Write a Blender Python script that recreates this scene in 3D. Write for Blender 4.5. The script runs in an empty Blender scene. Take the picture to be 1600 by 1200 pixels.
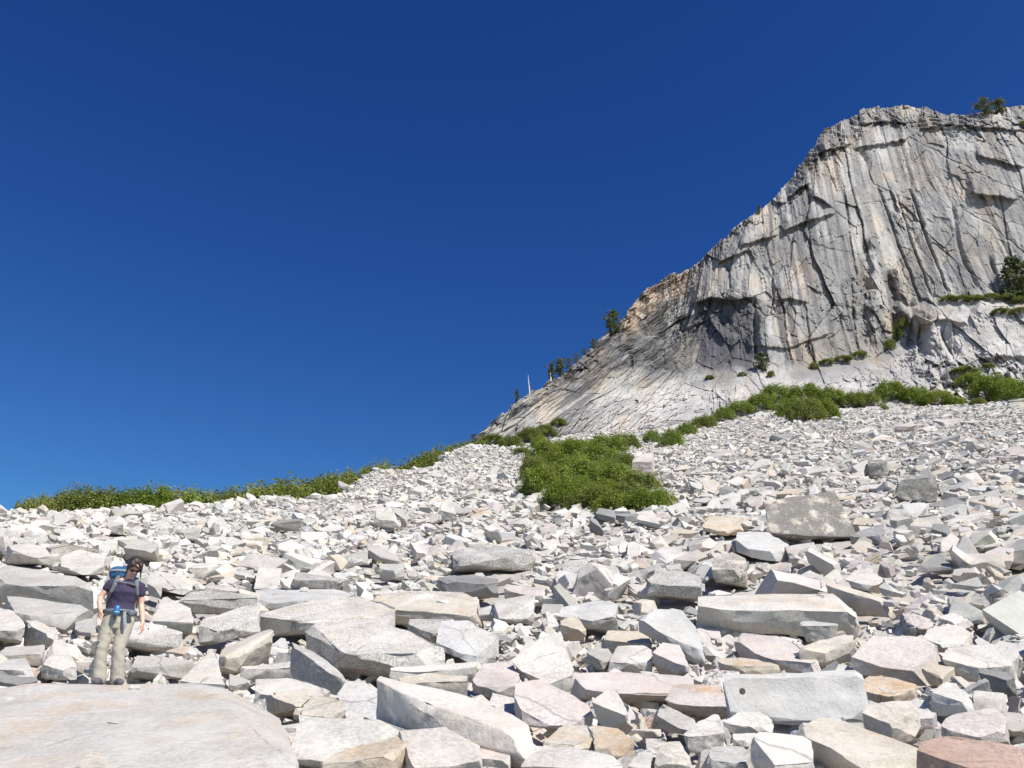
import bpy, bmesh, math, random
import numpy as np
from mathutils import Vector, Matrix, noise as mnoise

random.seed(7)
rng = np.random.default_rng(11)
SC = bpy.context.scene
COL = SC.collection

# ------------------------------------------------------------------ camera, light, exposure
PITCH = math.radians(24.0)
FPX = 1400.0                       # focal length in pixels of a 1600 px wide picture
cam_data = bpy.data.cameras.new("camera")
cam_data.sensor_width = 36.0
cam_data.lens = 36.0 * FPX / 1600.0
cam_data.clip_start = 0.1
cam_data.clip_end = 9000.0
cam = bpy.data.objects.new("camera", cam_data)
COL.objects.link(cam)
cam.location = (0, 0, 0)
cam.rotation_euler = (math.radians(90) + PITCH, 0, 0)
SC.camera = cam

SUN_EL = math.radians(47)
SUN_DIR = Vector((0.66, -0.75, 0)).normalized() * math.cos(SUN_EL) + Vector((0, 0, math.sin(SUN_EL)))
world = bpy.data.worlds.new("World")
SC.world = world
world.use_nodes = True
wn = world.node_tree
for n in list(wn.nodes):
    wn.nodes.remove(n)
wo = wn.nodes.new("ShaderNodeOutputWorld")
bg = wn.nodes.new("ShaderNodeBackground")
sky = wn.nodes.new("ShaderNodeTexSky")
sky.sky_type = 'NISHITA'
sky.sun_disc = False
sky.sun_elevation = SUN_EL
sky.sun_rotation = math.atan2(SUN_DIR.x, SUN_DIR.y)
sky.altitude = 3000
sky.air_density = 1.0
sky.dust_density = 0.0
sky.ozone_density = 3.0
# the deep, polarised blue of thin mountain air: contrast of red and green raised, blue kept
sp_ = wn.nodes.new("ShaderNodeSeparateColor"); cb_ = wn.nodes.new("ShaderNodeCombineColor")
wn.links.new(sky.outputs[0], sp_.inputs[0]); wn.links.new(sp_.outputs[2], cb_.inputs[2])
for ch_, gm_, kk_ in ((0, 1.75, .29), (1, 1.5, .475)):
    a_ = wn.nodes.new("ShaderNodeMath"); a_.operation = 'POWER'; a_.inputs[1].default_value = gm_
    b_ = wn.nodes.new("ShaderNodeMath"); b_.operation = 'MULTIPLY'; b_.inputs[1].default_value = kk_
    c_ = wn.nodes.new("ShaderNodeMath"); c_.operation = 'MINIMUM'
    wn.links.new(sp_.outputs[ch_], a_.inputs[0]); wn.links.new(a_.outputs[0], b_.inputs[0])
    wn.links.new(b_.outputs[0], c_.inputs[0]); wn.links.new(sp_.outputs[2], c_.inputs[1])
    wn.links.new(c_.outputs[0], cb_.inputs[ch_])
wn.links.new(cb_.outputs[0], bg.inputs["Color"])
bg.inputs["Strength"].default_value = 0.092
wn.links.new(bg.outputs[0], wo.inputs["Surface"])

sun_data = bpy.data.lights.new("sun", 'SUN')
sun_data.energy = 4.6
sun_data.angle = math.radians(0.5)
sun_data.color = (1.0, 0.95, 0.875)
sun = bpy.data.objects.new("sun", sun_data)
COL.objects.link(sun)
sun.rotation_euler = SUN_DIR.to_track_quat('Z', 'Y').to_euler()

SC.view_settings.view_transform = 'Standard'
SC.view_settings.look = 'None'
SC.view_settings.gamma = 1.0
SC.view_settings.use_curve_mapping = False
SC.view_settings.exposure = 0.47
try:
    SC.cycles.max_bounces = 6
    SC.cycles.diffuse_bounces = 4
    SC.cycles.use_denoising = True
except Exception:
    pass

# ------------------------------------------------------------------ numeric helpers
CT, ST = math.cos(PITCH), math.sin(PITCH)

def ray(px, py):
    """photo pixel -> world direction (not normalised); works on arrays."""
    u = (np.asarray(px, float) - 800.0) / FPX
    v = (600.0 - np.asarray(py, float)) / FPX
    return u, CT - v * ST, ST + v * CT

def project(x, y, z):
    d = y * CT + z * ST
    v = (-y * ST + z * CT) / d
    return 800 + FPX * x / d, 600 - FPX * v, d

def _hash(ix, iy, iz, seed):
    h = (ix.astype(np.int64) * 374761393 + iy.astype(np.int64) * 668265263
         + iz.astype(np.int64) * 2147483647 + seed * 1274126177) & 0xFFFFFFFF
    h = ((h ^ (h >> 13)) * 1274126177) & 0xFFFFFFFF
    h = ((h ^ (h >> 16)) * 2246822519) & 0xFFFFFFFF
    return ((h ^ (h >> 15)) & 0xFFFFFF) / float(0xFFFFFF)

def vnoise(x, y, seed=0):
    ix = np.floor(x); iy = np.floor(y)
    fx = x - ix; fy = y - iy
    fx = fx * fx * (3 - 2 * fx); fy = fy * fy * (3 - 2 * fy)
    z = np.zeros_like(ix)
    a = _hash(ix, iy, z, seed); b = _hash(ix + 1, iy, z, seed)
    c = _hash(ix, iy + 1, z, seed); d = _hash(ix + 1, iy + 1, z, seed)
    return (a + (b - a) * fx) * (1 - fy) + (c + (d - c) * fx) * fy

def fbm(x, y, seed=0, octv=4, gain=0.5):
    s = 0; a = 1; t = 0
    for i in range(octv):
        s = s + a * vnoise(x * 2 ** i + 13.7 * i, y * 2 ** i + 7.1 * i, seed + i)
        t += a; a *= gain
    return s / t

def facets(x, y, seed, slope=1.0, hamp=1.0):
    """angular broken-rock relief: each cell is its own tilted plane.  returns height, cell id hash, edge distance"""
    ix = np.floor(x); iy = np.floor(y)
    best = np.full(x.shape, 9.0); sec = np.full(x.shape, 9.0)
    hh = np.zeros(x.shape); idn = np.zeros(x.shape)
    for dx in (-1, 0, 1):
        for dy in (-1, 0, 1):
            cx = ix + dx; cy = iy + dy; z = np.zeros_like(cx)
            jx = cx + _hash(cx, cy, z, seed); jy = cy + _hash(cx, cy, z + 1, seed)
            ex = x - jx; ey = y - jy
            d = np.sqrt(ex * ex + ey * ey)
            gx = (_hash(cx, cy, z + 2, seed) - .5) * 2 * slope
            gy = (_hash(cx, cy, z + 3, seed) - .5) * 2 * slope
            h = (_hash(cx, cy, z + 4, seed) - .5) * 2 * hamp + gx * ex + gy * ey
            m = d < best
            sec = np.where(m, best, np.minimum(sec, d))
            hh = np.where(m, h, hh)
            idn = np.where(m, _hash(cx, cy, z + 5, seed), idn)
            best = np.where(m, d, best)
    return hh, idn, sec - best

# ------------------------------------------------------------------ terrain (polar profile round the viewpoint)
T_R = np.array([0, 3, 6, 12, 20, 32, 45, 60, 85, 110, 150.])
T_AZ = np.radians([-180, -110, -60, -31, -22, -15, -9, -3, 4, 19, 32, 60, 110, 180])
def _col(t, R, tend):
    """slope-of-sight values at r=6,12,20,32,45,60,85,110,150 ; crest distance R where t = tend"""
    rr = T_R[2:]
    z = [-1.6, -1.0] + [a * b for a, b in zip(t, rr)]
    z = np.array(z)
    zc = R * tend
    out = []
    for r, zz in zip(T_R, z):
        out.append(zz if r < R else zc - 0.03 * (r - R))
    return np.array(out)
_left = [.010, .088, .165, .222, .256, .28, .3, .3, .3]
_T = {
 -180: np.array([-1.6, -2.0, -2.6, -4, -6, -9, -12, -16, -22, -28, -38.]),
 -110: np.array([-1.6, -1.8, -2.0, -2.2, -2.6, -3, -4, -6, -9, -12, -18.]),
 -60: _col([-.05, .04, .11, .16, .19, .2, .2, .2, .2], 50, .195),
 -31: _col([.010, .088, .160, .212, .245, .26, .26, .26, .26], 52, .256),
 -22: _col(_left, 56, .272),
 -15: _col([.010, .090, .172, .232, .264, .281, .3, .3, .3], 64, .283),
 -9: _col([.012, .092, .182, .250, .284, .302, .318, .32, .32], 88, .320),
 -3: _col([.013, .094, .192, .262, .302, .325, .345, .358, .36], 120, .360),
 4: _col([.014, .096, .200, .270, .313, .338, .358, .370, .380], 160, .380),
 19: _col([.014, .096, .205, .275, .318, .342, .362, .374, .386], 170, .387),
 32: _col([.012, .090, .195, .262, .302, .325, .342, .352, .360], 170, .361),
 60: _col([.0, .07, .15, .20, .23, .25, .27, .28, .29], 170, .29),
 110: np.array([-1.6, -1.6, -1.5, -1.0, -.5, 0, 1, 2, 3, 4, 6.]),
 180: np.array([-1.6, -2.0, -2.6, -4, -6, -9, -12, -16, -22, -28, -38.]),
}
_TK = sorted(_T)
_TZ = np.array([_T[k] for k in _TK])

def _hermite(xk, Y, x):
    """monotone-ish cubic along axis 1; Y rows already interpolated per query (N,K)"""
    K = len(xk)
    d = (Y[:, 1:] - Y[:, :-1]) / np.diff(xk)
    m = np.empty_like(Y)
    m[:, 0] = d[:, 0]; m[:, -1] = d[:, -1]
    a = d[:, :-1]; b = d[:, 1:]
    h = np.where(a * b > 0, 2 * a * b / np.where(a + b == 0, 1, a + b), 0)
    m[:, 1:-1] = h
    i = np.clip(np.searchsorted(xk, x) - 1, 0, K - 2)
    n = np.arange(len(x))
    hx = xk[i + 1] - xk[i]
    t = (x - xk[i]) / hx
    y0 = Y[n, i]; y1 = Y[n, i + 1]; m0 = m[n, i] * hx; m1 = m[n, i + 1] * hx
    return (2*t**3-3*t**2+1)*y0 + (t**3-2*t**2+t)*m0 + (-2*t**3+3*t**2)*y1 + (t**3-t**2)*m1

def ground_z(x, y):
    x = np.atleast_1d(np.asarray(x, float)); y = np.atleast_1d(np.asarray(y, float))
    a = np.degrees(np.arctan2(x, y)); r = np.hypot(x, y)
    k = np.array(_TK, float)
    i = np.clip(np.searchsorted(k, a) - 1, 0, len(k) - 2)
    f = (a - k[i]) / (k[i + 1] - k[i]); f = f * f * (3 - 2 * f) * .5 + f * .5
    Y = _TZ[i] * (1 - f)[:, None] + _TZ[i + 1] * f[:, None]
    rc = np.minimum(r, 149.99)
    z = _hermite(T_R, Y, rc)
    far = np.clip((r - 150) / 1, 0, None)
    z = z - 0.12 * far
    amp = np.clip((r - 14) / 30, 0, 1) * .45
    z = z + amp * (fbm(x / 9., y / 9., 5, 3) - .5) * np.clip((170 - r) / 60, 0, 1)
    return z

def hit_ground(px, py, rmax=175.):
    """first point of the ground along the view ray through a photo pixel"""
    dx, dy, dz = [float(v) for v in ray(px, py)]
    h = math.hypot(dx, dy)
    rs = np.exp(np.linspace(math.log(2.5), math.log(rmax), 700))
    X = rs * dx / h; Y = rs * dy / h; Z = rs * dz / h
    g = ground_z(X, Y)
    idx = np.nonzero(g > Z)[0]
    if len(idx) == 0:
        i = int(np.argmax(g - Z + 0.0 * rs))
    else:
        i = idx[0]
    return Vector((X[i], Y[i], Z[i])), rs[i]

# ------------------------------------------------------------------ object helpers
def link(name, me, mat=None, parent=None, loc=None):
    o = bpy.data.objects.new(name, me)
    COL.objects.link(o)
    if mat is not None and me is not None:
        me.materials.append(mat)
    if parent is not None:
        o.parent = parent
    if loc is not None:
        o.location = loc
    return o

def tag(o, label=None, cat=None, group=None, kind=None):
    if label: o['label'] = label
    if cat: o['category'] = cat
    if group: o['group'] = group
    if kind: o['kind'] = kind
    return o

def empty(name, loc=(0, 0, 0), rz=0.0):
    o = bpy.data.objects.new(name, None)
    COL.objects.link(o)
    o.location = loc
    o.rotation_euler = (0, 0, rz)
    o.empty_display_size = .3
    return o

def mesh_np(name, V, F, attrs=None, smooth=False, sharp=None):
    """F: (M,k) equal sided faces"""
    me = bpy.data.meshes.new(name)
    V = np.asarray(V, np.float32); F = np.asarray(F, np.int32)
    k = F.shape[1]
    me.vertices.add(len(V)); me.vertices.foreach_set("co", V.ravel())
    me.loops.add(F.size); me.loops.foreach_set("vertex_index", F.ravel())
    me.polygons.add(len(F))
    me.polygons.foreach_set("loop_start", np.arange(0, F.size, k, dtype=np.int32))
    me.polygons.foreach_set("loop_total", np.full(len(F), k, np.int32))
    me.polygons.foreach_set("use_smooth", np.full(len(F), bool(smooth)))
    me.update(calc_edges=True)
    if attrs:
        for an, arr in attrs.items():
            at = me.attributes.new(an, 'FLOAT_COLOR', 'POINT')
            arr = np.asarray(arr, np.float32)
            if arr.shape[1] == 3:
                arr = np.hstack([arr, np.ones((len(arr), 1), np.float32)])
            at.data.foreach_set("color", arr.ravel())
    if sharp is not None:
        me.set_sharp_from_angle(angle=math.radians(sharp))
    return me

def flat_attr(me, name, rgb):
    at = me.attributes.new(name, 'FLOAT_COLOR', 'POINT')
    n = len(me.vertices)
    a = np.tile(np.array([*rgb, 1.0], np.float32), n)
    at.data.foreach_set("color", a)

# ------------------------------------------------------------------ materials
class NT:
    def __init__(s, name):
        s.m = bpy.data.materials.new(name); s.m.use_nodes = True
        s.t = s.m.node_tree
        s.b = s.t.nodes["Principled BSDF"]
        s.out = s.t.nodes["Material Output"]
    def n(s, typ, **kw):
        nd = s.t.nodes.new(typ)
        for k, v in kw.items():
            if hasattr(nd, k) and not k.startswith('i_'):
                setattr(nd, k, v)
            else:
                nd.inputs[k[2:] if k.startswith('i_') else k].default_value = v
        return nd
    def l(s, a, b): s.t.links.new(a, b)
    def noise(s, vec, scale, detail=3, rough=.55):
        nd = s.n("ShaderNodeTexNoise"); nd.inputs["Scale"].default_value = scale
        nd.inputs["Detail"].default_value = detail; nd.inputs["Roughness"].default_value = rough
        s.l(vec, nd.inputs["Vector"]); return nd.outputs["Fac"]
    def ramp(s, fac, lo, hi):
        nd = s.n("ShaderNodeMapRange"); nd.inputs["From Min"].default_value = lo
        nd.inputs["From Max"].default_value = hi; s.l(fac, nd.inputs["Value"]); return nd.outputs[0]
    def math(s, op, a, b):
        nd = s.n("ShaderNodeMath", operation=op)
        for i, v in enumerate((a, b)):
            if isinstance(v, (int, float)): nd.inputs[i].default_value = v
            else: s.l(v, nd.inputs[i])
        return nd.outputs[0]
    def mix(s, fac, a, b, typ='MIX'):
        nd = s.n("ShaderNodeMix", data_type='RGBA', blend_type=typ)
        if isinstance(fac, (int, float)): nd.inputs[0].default_value = fac
        else: s.l(fac, nd.inputs[0])
        for i, v in ((6, a), (7, b)):
            if isinstance(v, tuple): nd.inputs[i].default_value = (*v, 1)
            else: s.l(v, nd.inputs[i])
        return nd.outputs[2]

def simple(name, rgb, rough=.7, bump=0, bscale=60, var=0.0, vscale=8):
    k = NT(name)
    k.b.inputs["Roughness"].default_value = rough
    k.b.inputs["Base Color"].default_value = (*rgb, 1)
    pos = k.n("ShaderNodeTexCoord").outputs["Object"]
    if var:
        f = k.ramp(k.noise(pos, vscale, 4), .3, .7)
        c = k.mix(f, tuple(v * (1 - var) for v in rgb), tuple(min(1, v * (1 + var)) for v in rgb))
        k.l(c, k.b.inputs["Base Color"])
    if bump:
        bp = k.n("ShaderNodeBump"); bp.inputs["Strength"].default_value = bump
        bp.inputs["Distance"].default_value = .01
        k.l(k.noise(pos, bscale, 3), bp.inputs["Height"]); k.l(bp.outputs[0], k.b.inputs["Normal"])
    return k.m

def granite(name, fine=True):
    k = NT(name)
    k.b.inputs["Roughness"].default_value = .82
    k.b.inputs["Specular IOR Level"].default_value = .25
    geo = k.n("ShaderNodeNewGeometry").outputs["Position"]
    tint = k.n("ShaderNodeAttribute", attribute_name="tint").outputs["Color"]
    wsep = k.n("ShaderNodeSeparateColor")
    k.l(k.n("ShaderNodeAttribute", attribute_name="wear").outputs["Color"], wsep.inputs[0])
    lich, rust = wsep.outputs[0], wsep.outputs[1]
    big = k.ramp(k.noise(geo, .9, 4, .6), .3, .72)
    c = k.mix(big, tint, k.mix(1.0, tint, (.86, .85, .835), 'MULTIPLY'))
    med = k.ramp(k.noise(geo, 6.5, 5, .65), .42, .75)
    c = k.mix(k.math('MULTIPLY', med, .40), c, k.mix(1.0, c, (.74, .73, .72), 'MULTIPLY'))
    # uneven weathering skin and a few hairline joints
    wf = k.math('MULTIPLY', k.ramp(k.noise(geo, 1.15, 5, .7), .50, .60), .42)
    c = k.mix(wf, c, k.mix(1.0, c, (.70, .70, .70), 'MULTIPLY'))
    vo = k.n("ShaderNodeTexVoronoi", feature='DISTANCE_TO_EDGE'); vo.inputs["Scale"].default_value = .75
    wv = k.n("ShaderNodeMix", data_type='VECTOR'); wv.inputs[0].default_value = .22
    nz = k.n("ShaderNodeTexNoise"); nz.inputs["Scale"].default_value = 2.2; nz.inputs["Detail"].default_value = 4
    k.l(geo, nz.inputs["Vector"]); k.l(geo, wv.inputs[4]); k.l(nz.outputs["Color"], wv.inputs[5])
    k.l(wv.outputs[1], vo.inputs["Vector"])
    cr = k.math('SUBTRACT', 1.0, k.ramp(vo.outputs["Distance"], .0, .010))
    cr = k.math('MULTIPLY', cr, k.ramp(k.noise(geo, .8, 2, .5), .50, .56))
    c = k.mix(k.math('MULTIPLY', cr, .6), c, (.16, .15, .14))
    # iron staining
    rn = k.ramp(k.noise(geo, 1.7, 5, .65), .47, .66)
    c = k.mix(k.math('MULTIPLY', rn, rust), c, k.mix(1.0, c, (.95, .70, .46), 'MULTIPLY'))
    # black / grey lichen
    l1 = k.ramp(k.noise(geo, 2.2, 3, .6), .34, .54)
    l2 = k.ramp(k.noise(geo, 26, 4, .7), .46, .56)
    lf = k.math('MULTIPLY', k.math('MULTIPLY', l1, l2), k.math('MINIMUM', lich, 1.0))
    lf = k.math('MINIMUM', 1.0, k.math('ADD', lf, k.math('MULTIPLY', l1, k.math('MAXIMUM', k.math('SUBTRACT', lich, 1.0), 0.0))))
    c = k.mix(k.math('MULTIPLY', lf, .88), c, (.115, .112, .108))
    if fine:
        sp = k.ramp(k.noise(geo, 75, 2, .6), .56, .70)
        c = k.mix(k.math('MULTIPLY', sp, .38), c, k.mix(1.0, c, (.50, .50, .52), 'MULTIPLY'))
        sw = k.ramp(k.noise(geo, 110, 2, .6), .62, .72)
        c = k.mix(k.math('MULTIPLY', sw, .3), c, (.85, .84, .82))
    k.l(c, k.b.inputs["Base Color"])
    h = k.noise(geo, 7.0, 6, .68)
    bp = k.n("ShaderNodeBump"); bp.inputs["Strength"].default_value = .42
    bp.inputs["Distance"].default_value = .045
    k.l(h, bp.inputs["Height"])
    last = bp
    if fine:
        b2 = k.n("ShaderNodeBump"); b2.inputs["Strength"].default_value = .35
        b2.inputs["Distance"].default_value = .008
        k.l(k.noise(geo, 60, 3, .7), b2.inputs["Height"]); k.l(bp.outputs[0], b2.inputs["Normal"])
        last = b2
    k.l(last.outputs[0], k.b.inputs["Normal"])
    return k.m

M_ROCK = granite("granite_near")
M_ROCKFAR = granite("granite_far", fine=False)

def cliff_material():
    k = NT("cliff_granite")
    k.b.inputs["Roughness"].default_value = .85
    k.b.inputs["Specular IOR Level"].default_value = .2
    geo = k.n("ShaderNodeNewGeometry").outputs["Position"]
    tint = k.n("ShaderNodeAttribute", attribute_name="tint").outputs["Color"]
    m1 = k.ramp(k.noise(geo, .12, 6, .65), .35, .68)
    c = k.mix(m1, tint, k.mix(1.0, tint, (.80, .82, .88), 'MULTIPLY'))
    m2 = k.ramp(k.noise(geo, .9, 5, .7), .45, .72)
    c = k.mix(k.math('MULTIPLY', m2, .6), c, k.mix(1.0, c, (.68, .66, .64), 'MULTIPLY'))
    k.l(c, k.b.inputs["Base Color"])
    bp = k.n("ShaderNodeBump"); bp.inputs["Strength"].default_value = .5
    bp.inputs["Distance"].default_value = .9
    mp = k.n("ShaderNodeMapping"); mp.inputs["Scale"].default_value = (1, 1, .8)
    k.l(geo, mp.inputs[0])
    k.l(k.noise(mp.outputs[0], .45, 7, .72), bp.inputs["Height"])
    k.l(bp.outputs[0], k.b.inputs["Normal"])
    return k.m
M_CLIFF = cliff_material()

def leaf_material(name, c1, c2, c3):
    k = NT(name)
    k.b.inputs["Roughness"].default_value = .6
    k.b.inputs["Specular IOR Level"].default_value = .3
    geo = k.n("ShaderNodeNewGeometry")
    tint = k.n("ShaderNodeAttribute", attribute_name="tint")
    f = k.ramp(k.noise(geo.outputs["Position"], .55, 3, .6), .38, .62)
    sep = k.n("ShaderNodeSeparateColor"); k.l(tint.outputs["Color"], sep.inputs[0])
    c = k.mix(f, c1, c2)
    c = k.mix(sep.outputs[0], c, c3)
    k.l(c, k.b.inputs["Base Color"])
    tr = k.n("ShaderNodeBsdfTranslucent"); k.l(c, tr.inputs["Color"])
    mx = k.n("ShaderNodeMixShader"); mx.inputs[0].default_value = .42
    k.l(k.b.outputs[0], mx.inputs[1]); k.l(tr.outputs[0], mx.inputs[2])
    k.l(mx.outputs[0], k.out.inputs["Surface"])
    return k.m
M_LEAF = leaf_material("shrub_leaves", (.250, .320, .050), (.165, .255, .040), (.32, .24, .08))
M_LEAFD = leaf_material("shrub_leaves_dull", (.225, .275, .060), (.160, .220, .050), (.32, .24, .09))
M_NEEDLE = leaf_material("pine_needles", (.125, .145, .065), (.085, .110, .048), (.16, .15, .07))
M_BARK = simple("bark", (.14, .10, .07), .9, .4, 30, .3, 6)
M_SNAG = simple("bleached_wood", (.55, .52, .48), .8, .3, 20, .15, 3)
M_TWIG = simple("shrub_twigs", (.22, .18, .14), .9)
# ------------------------------------------------------------------ ground sheet under the stones
def build_ground():
    rs = np.concatenate([[0.05, 1, 2], np.exp(np.linspace(math.log(3), math.log(180), 150)),
                         np.array([220, 300, 450, 700, 1100, 1800, 3000, 5000.])])
    az = np.concatenate([np.linspace(-180, -40, 36)[:-1], np.linspace(-40, 42, 260), np.linspace(42, 180, 36)[1:]])
    A, R = np.meshgrid(np.radians(az), rs)
    X = R * np.sin(A); Y = R * np.cos(A)
    Z = ground_z(X.ravel(), Y.ravel()).reshape(X.shape)
    Z = Z - 0.22 - .28 * np.clip((22 - R) / 8, 0, 1)
    Z = Z + (fbm(X / .6, Y / .6, 41, 3) - .5) * .22 * np.clip(R / 4 - .6, 0, 1) * (R < 170)
    n, m = X.shape
    V = np.stack([X, Y, Z], -1).reshape(-1, 3)
    i = np.arange(n - 1)[:, None] * m + np.arange(m - 1)[None, :]
    F = np.stack([i, i + 1, i + m + 1, i + m], -1).reshape(-1, 4)[:, ::-1]
    t = fbm(V[:, 0] / 3, V[:, 1] / 3, 9, 3)[:, None]
    tint = np.array([[.47, .45, .42]]) * (.8 + .4 * t)
    w = np.zeros((len(V), 3)); w[:, 1] = .3
    me = mesh_np("talus_ground", V, F, {"tint": tint, "wear": w}, smooth=True)
    g = link("ground", me, M_ROCKFAR)
    tag(g, kind='structure')
build_ground()

# ------------------------------------------------------------------ granite dome
def interp(X, pts):
    p = np.array(pts, float)
    return np.interp(X, p[:, 0], p[:, 1])

TOPLINE = [(735, 694), (748, 678), (790, 642), (830, 612), (870, 590), (905, 562), (945, 524), (965, 505), (985, 482), (1010, 452),
           (1045, 432), (1078, 420), (1110, 392), (1150, 352), (1185, 330), (1205, 312), (1235, 280), (1258, 248), (1275, 222), (1290, 203),
           (1308, 196), (1325, 184), (1350, 172), (1380, 166), (1412, 164), (1445, 168), (1478, 181), (1510, 179),
           (1545, 172), (1600, 165), (1680, 172), (1800, 200), (1950, 260)]
BASELINE = [(735, 700), (800, 699), (860, 703), (930, 706), (1000, 704), (1060, 702), (1100, 694), (1180, 668), (1240, 658),
            (1300, 650), (1400, 646), (1500, 642), (1600, 640), (1700, 640), (1950, 645)]
WALLBASE = [(735, 690), (860, 640), (960, 600), (1080, 592), (1180, 586), (1250, 580), (1330, 566), (1390, 553),
            (1430, 520), (1470, 476), (1600, 468), (1950, 470)]

NX, NY = 920, 560
cX = np.linspace(735, 1950, NX)
cYt0 = interp(cX, TOPLINE)
_h, _i, _e = facets(cX / 14., cX * 0 + .3, 51, .5, 1.0)
_h2, _i2, _e2 = facets(cX / 5., cX * 0 + .3, 52, .5, 1.0)
cYt = cYt0 + (_h * 2.6 + _h2 * 1.2) * np.clip((cX - 745) / 40, 0, 1)
cYb = interp(cX, BASELINE)
vv = np.linspace(0, 1, NY)
GX = np.repeat(cX[None, :], NY, 0)
GY = cYb[None, :] + (cYt0 - cYb)[None, :] * vv[:, None] + (cYt - cYt0)[None, :] * (vv[:, None] ** 14)
WB = interp(cX, WALLBASE)[None, :] + 0 * GY
YT = cYt0[None, :] + 0 * GY

def sstep(a, b, x):
    t = np.clip((x - a) / (b - a), 0, 1)
    return t * t * (3 - 2 * t)

def warp(x, y, s, amp, seed):
    return x + (fbm(x / s, y / s, seed, 3) - .5) * amp, y + (fbm(x / s + 9, y / s + 3, seed + 40, 3) - .5) * amp

wallness = sstep(6, -14, GY - WB) * sstep(1000, 1120, GX + (560 - GY) * .9)
# slope angle of the surface, degrees
phi = 37 + 0 * GX
phi = phi + (52 - phi) * sstep(8, -20, GY - WB)            # ridge slabs left
phi = phi + (73 - phi) * wallness
bench = sstep(1425, 1450, GX) * sstep(572, 560, GY) * sstep(474, 482, GY)
phi = phi + (66 - phi) * bench
topround = sstep(95, 0, GY - YT)
phi = phi - (phi - 50) * topround * sstep(1150, 1230, GX) * .8
phi = np.where((GX < 1150), phi - 4 * topround, phi)
phi = np.clip(phi, 34, 75)

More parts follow.
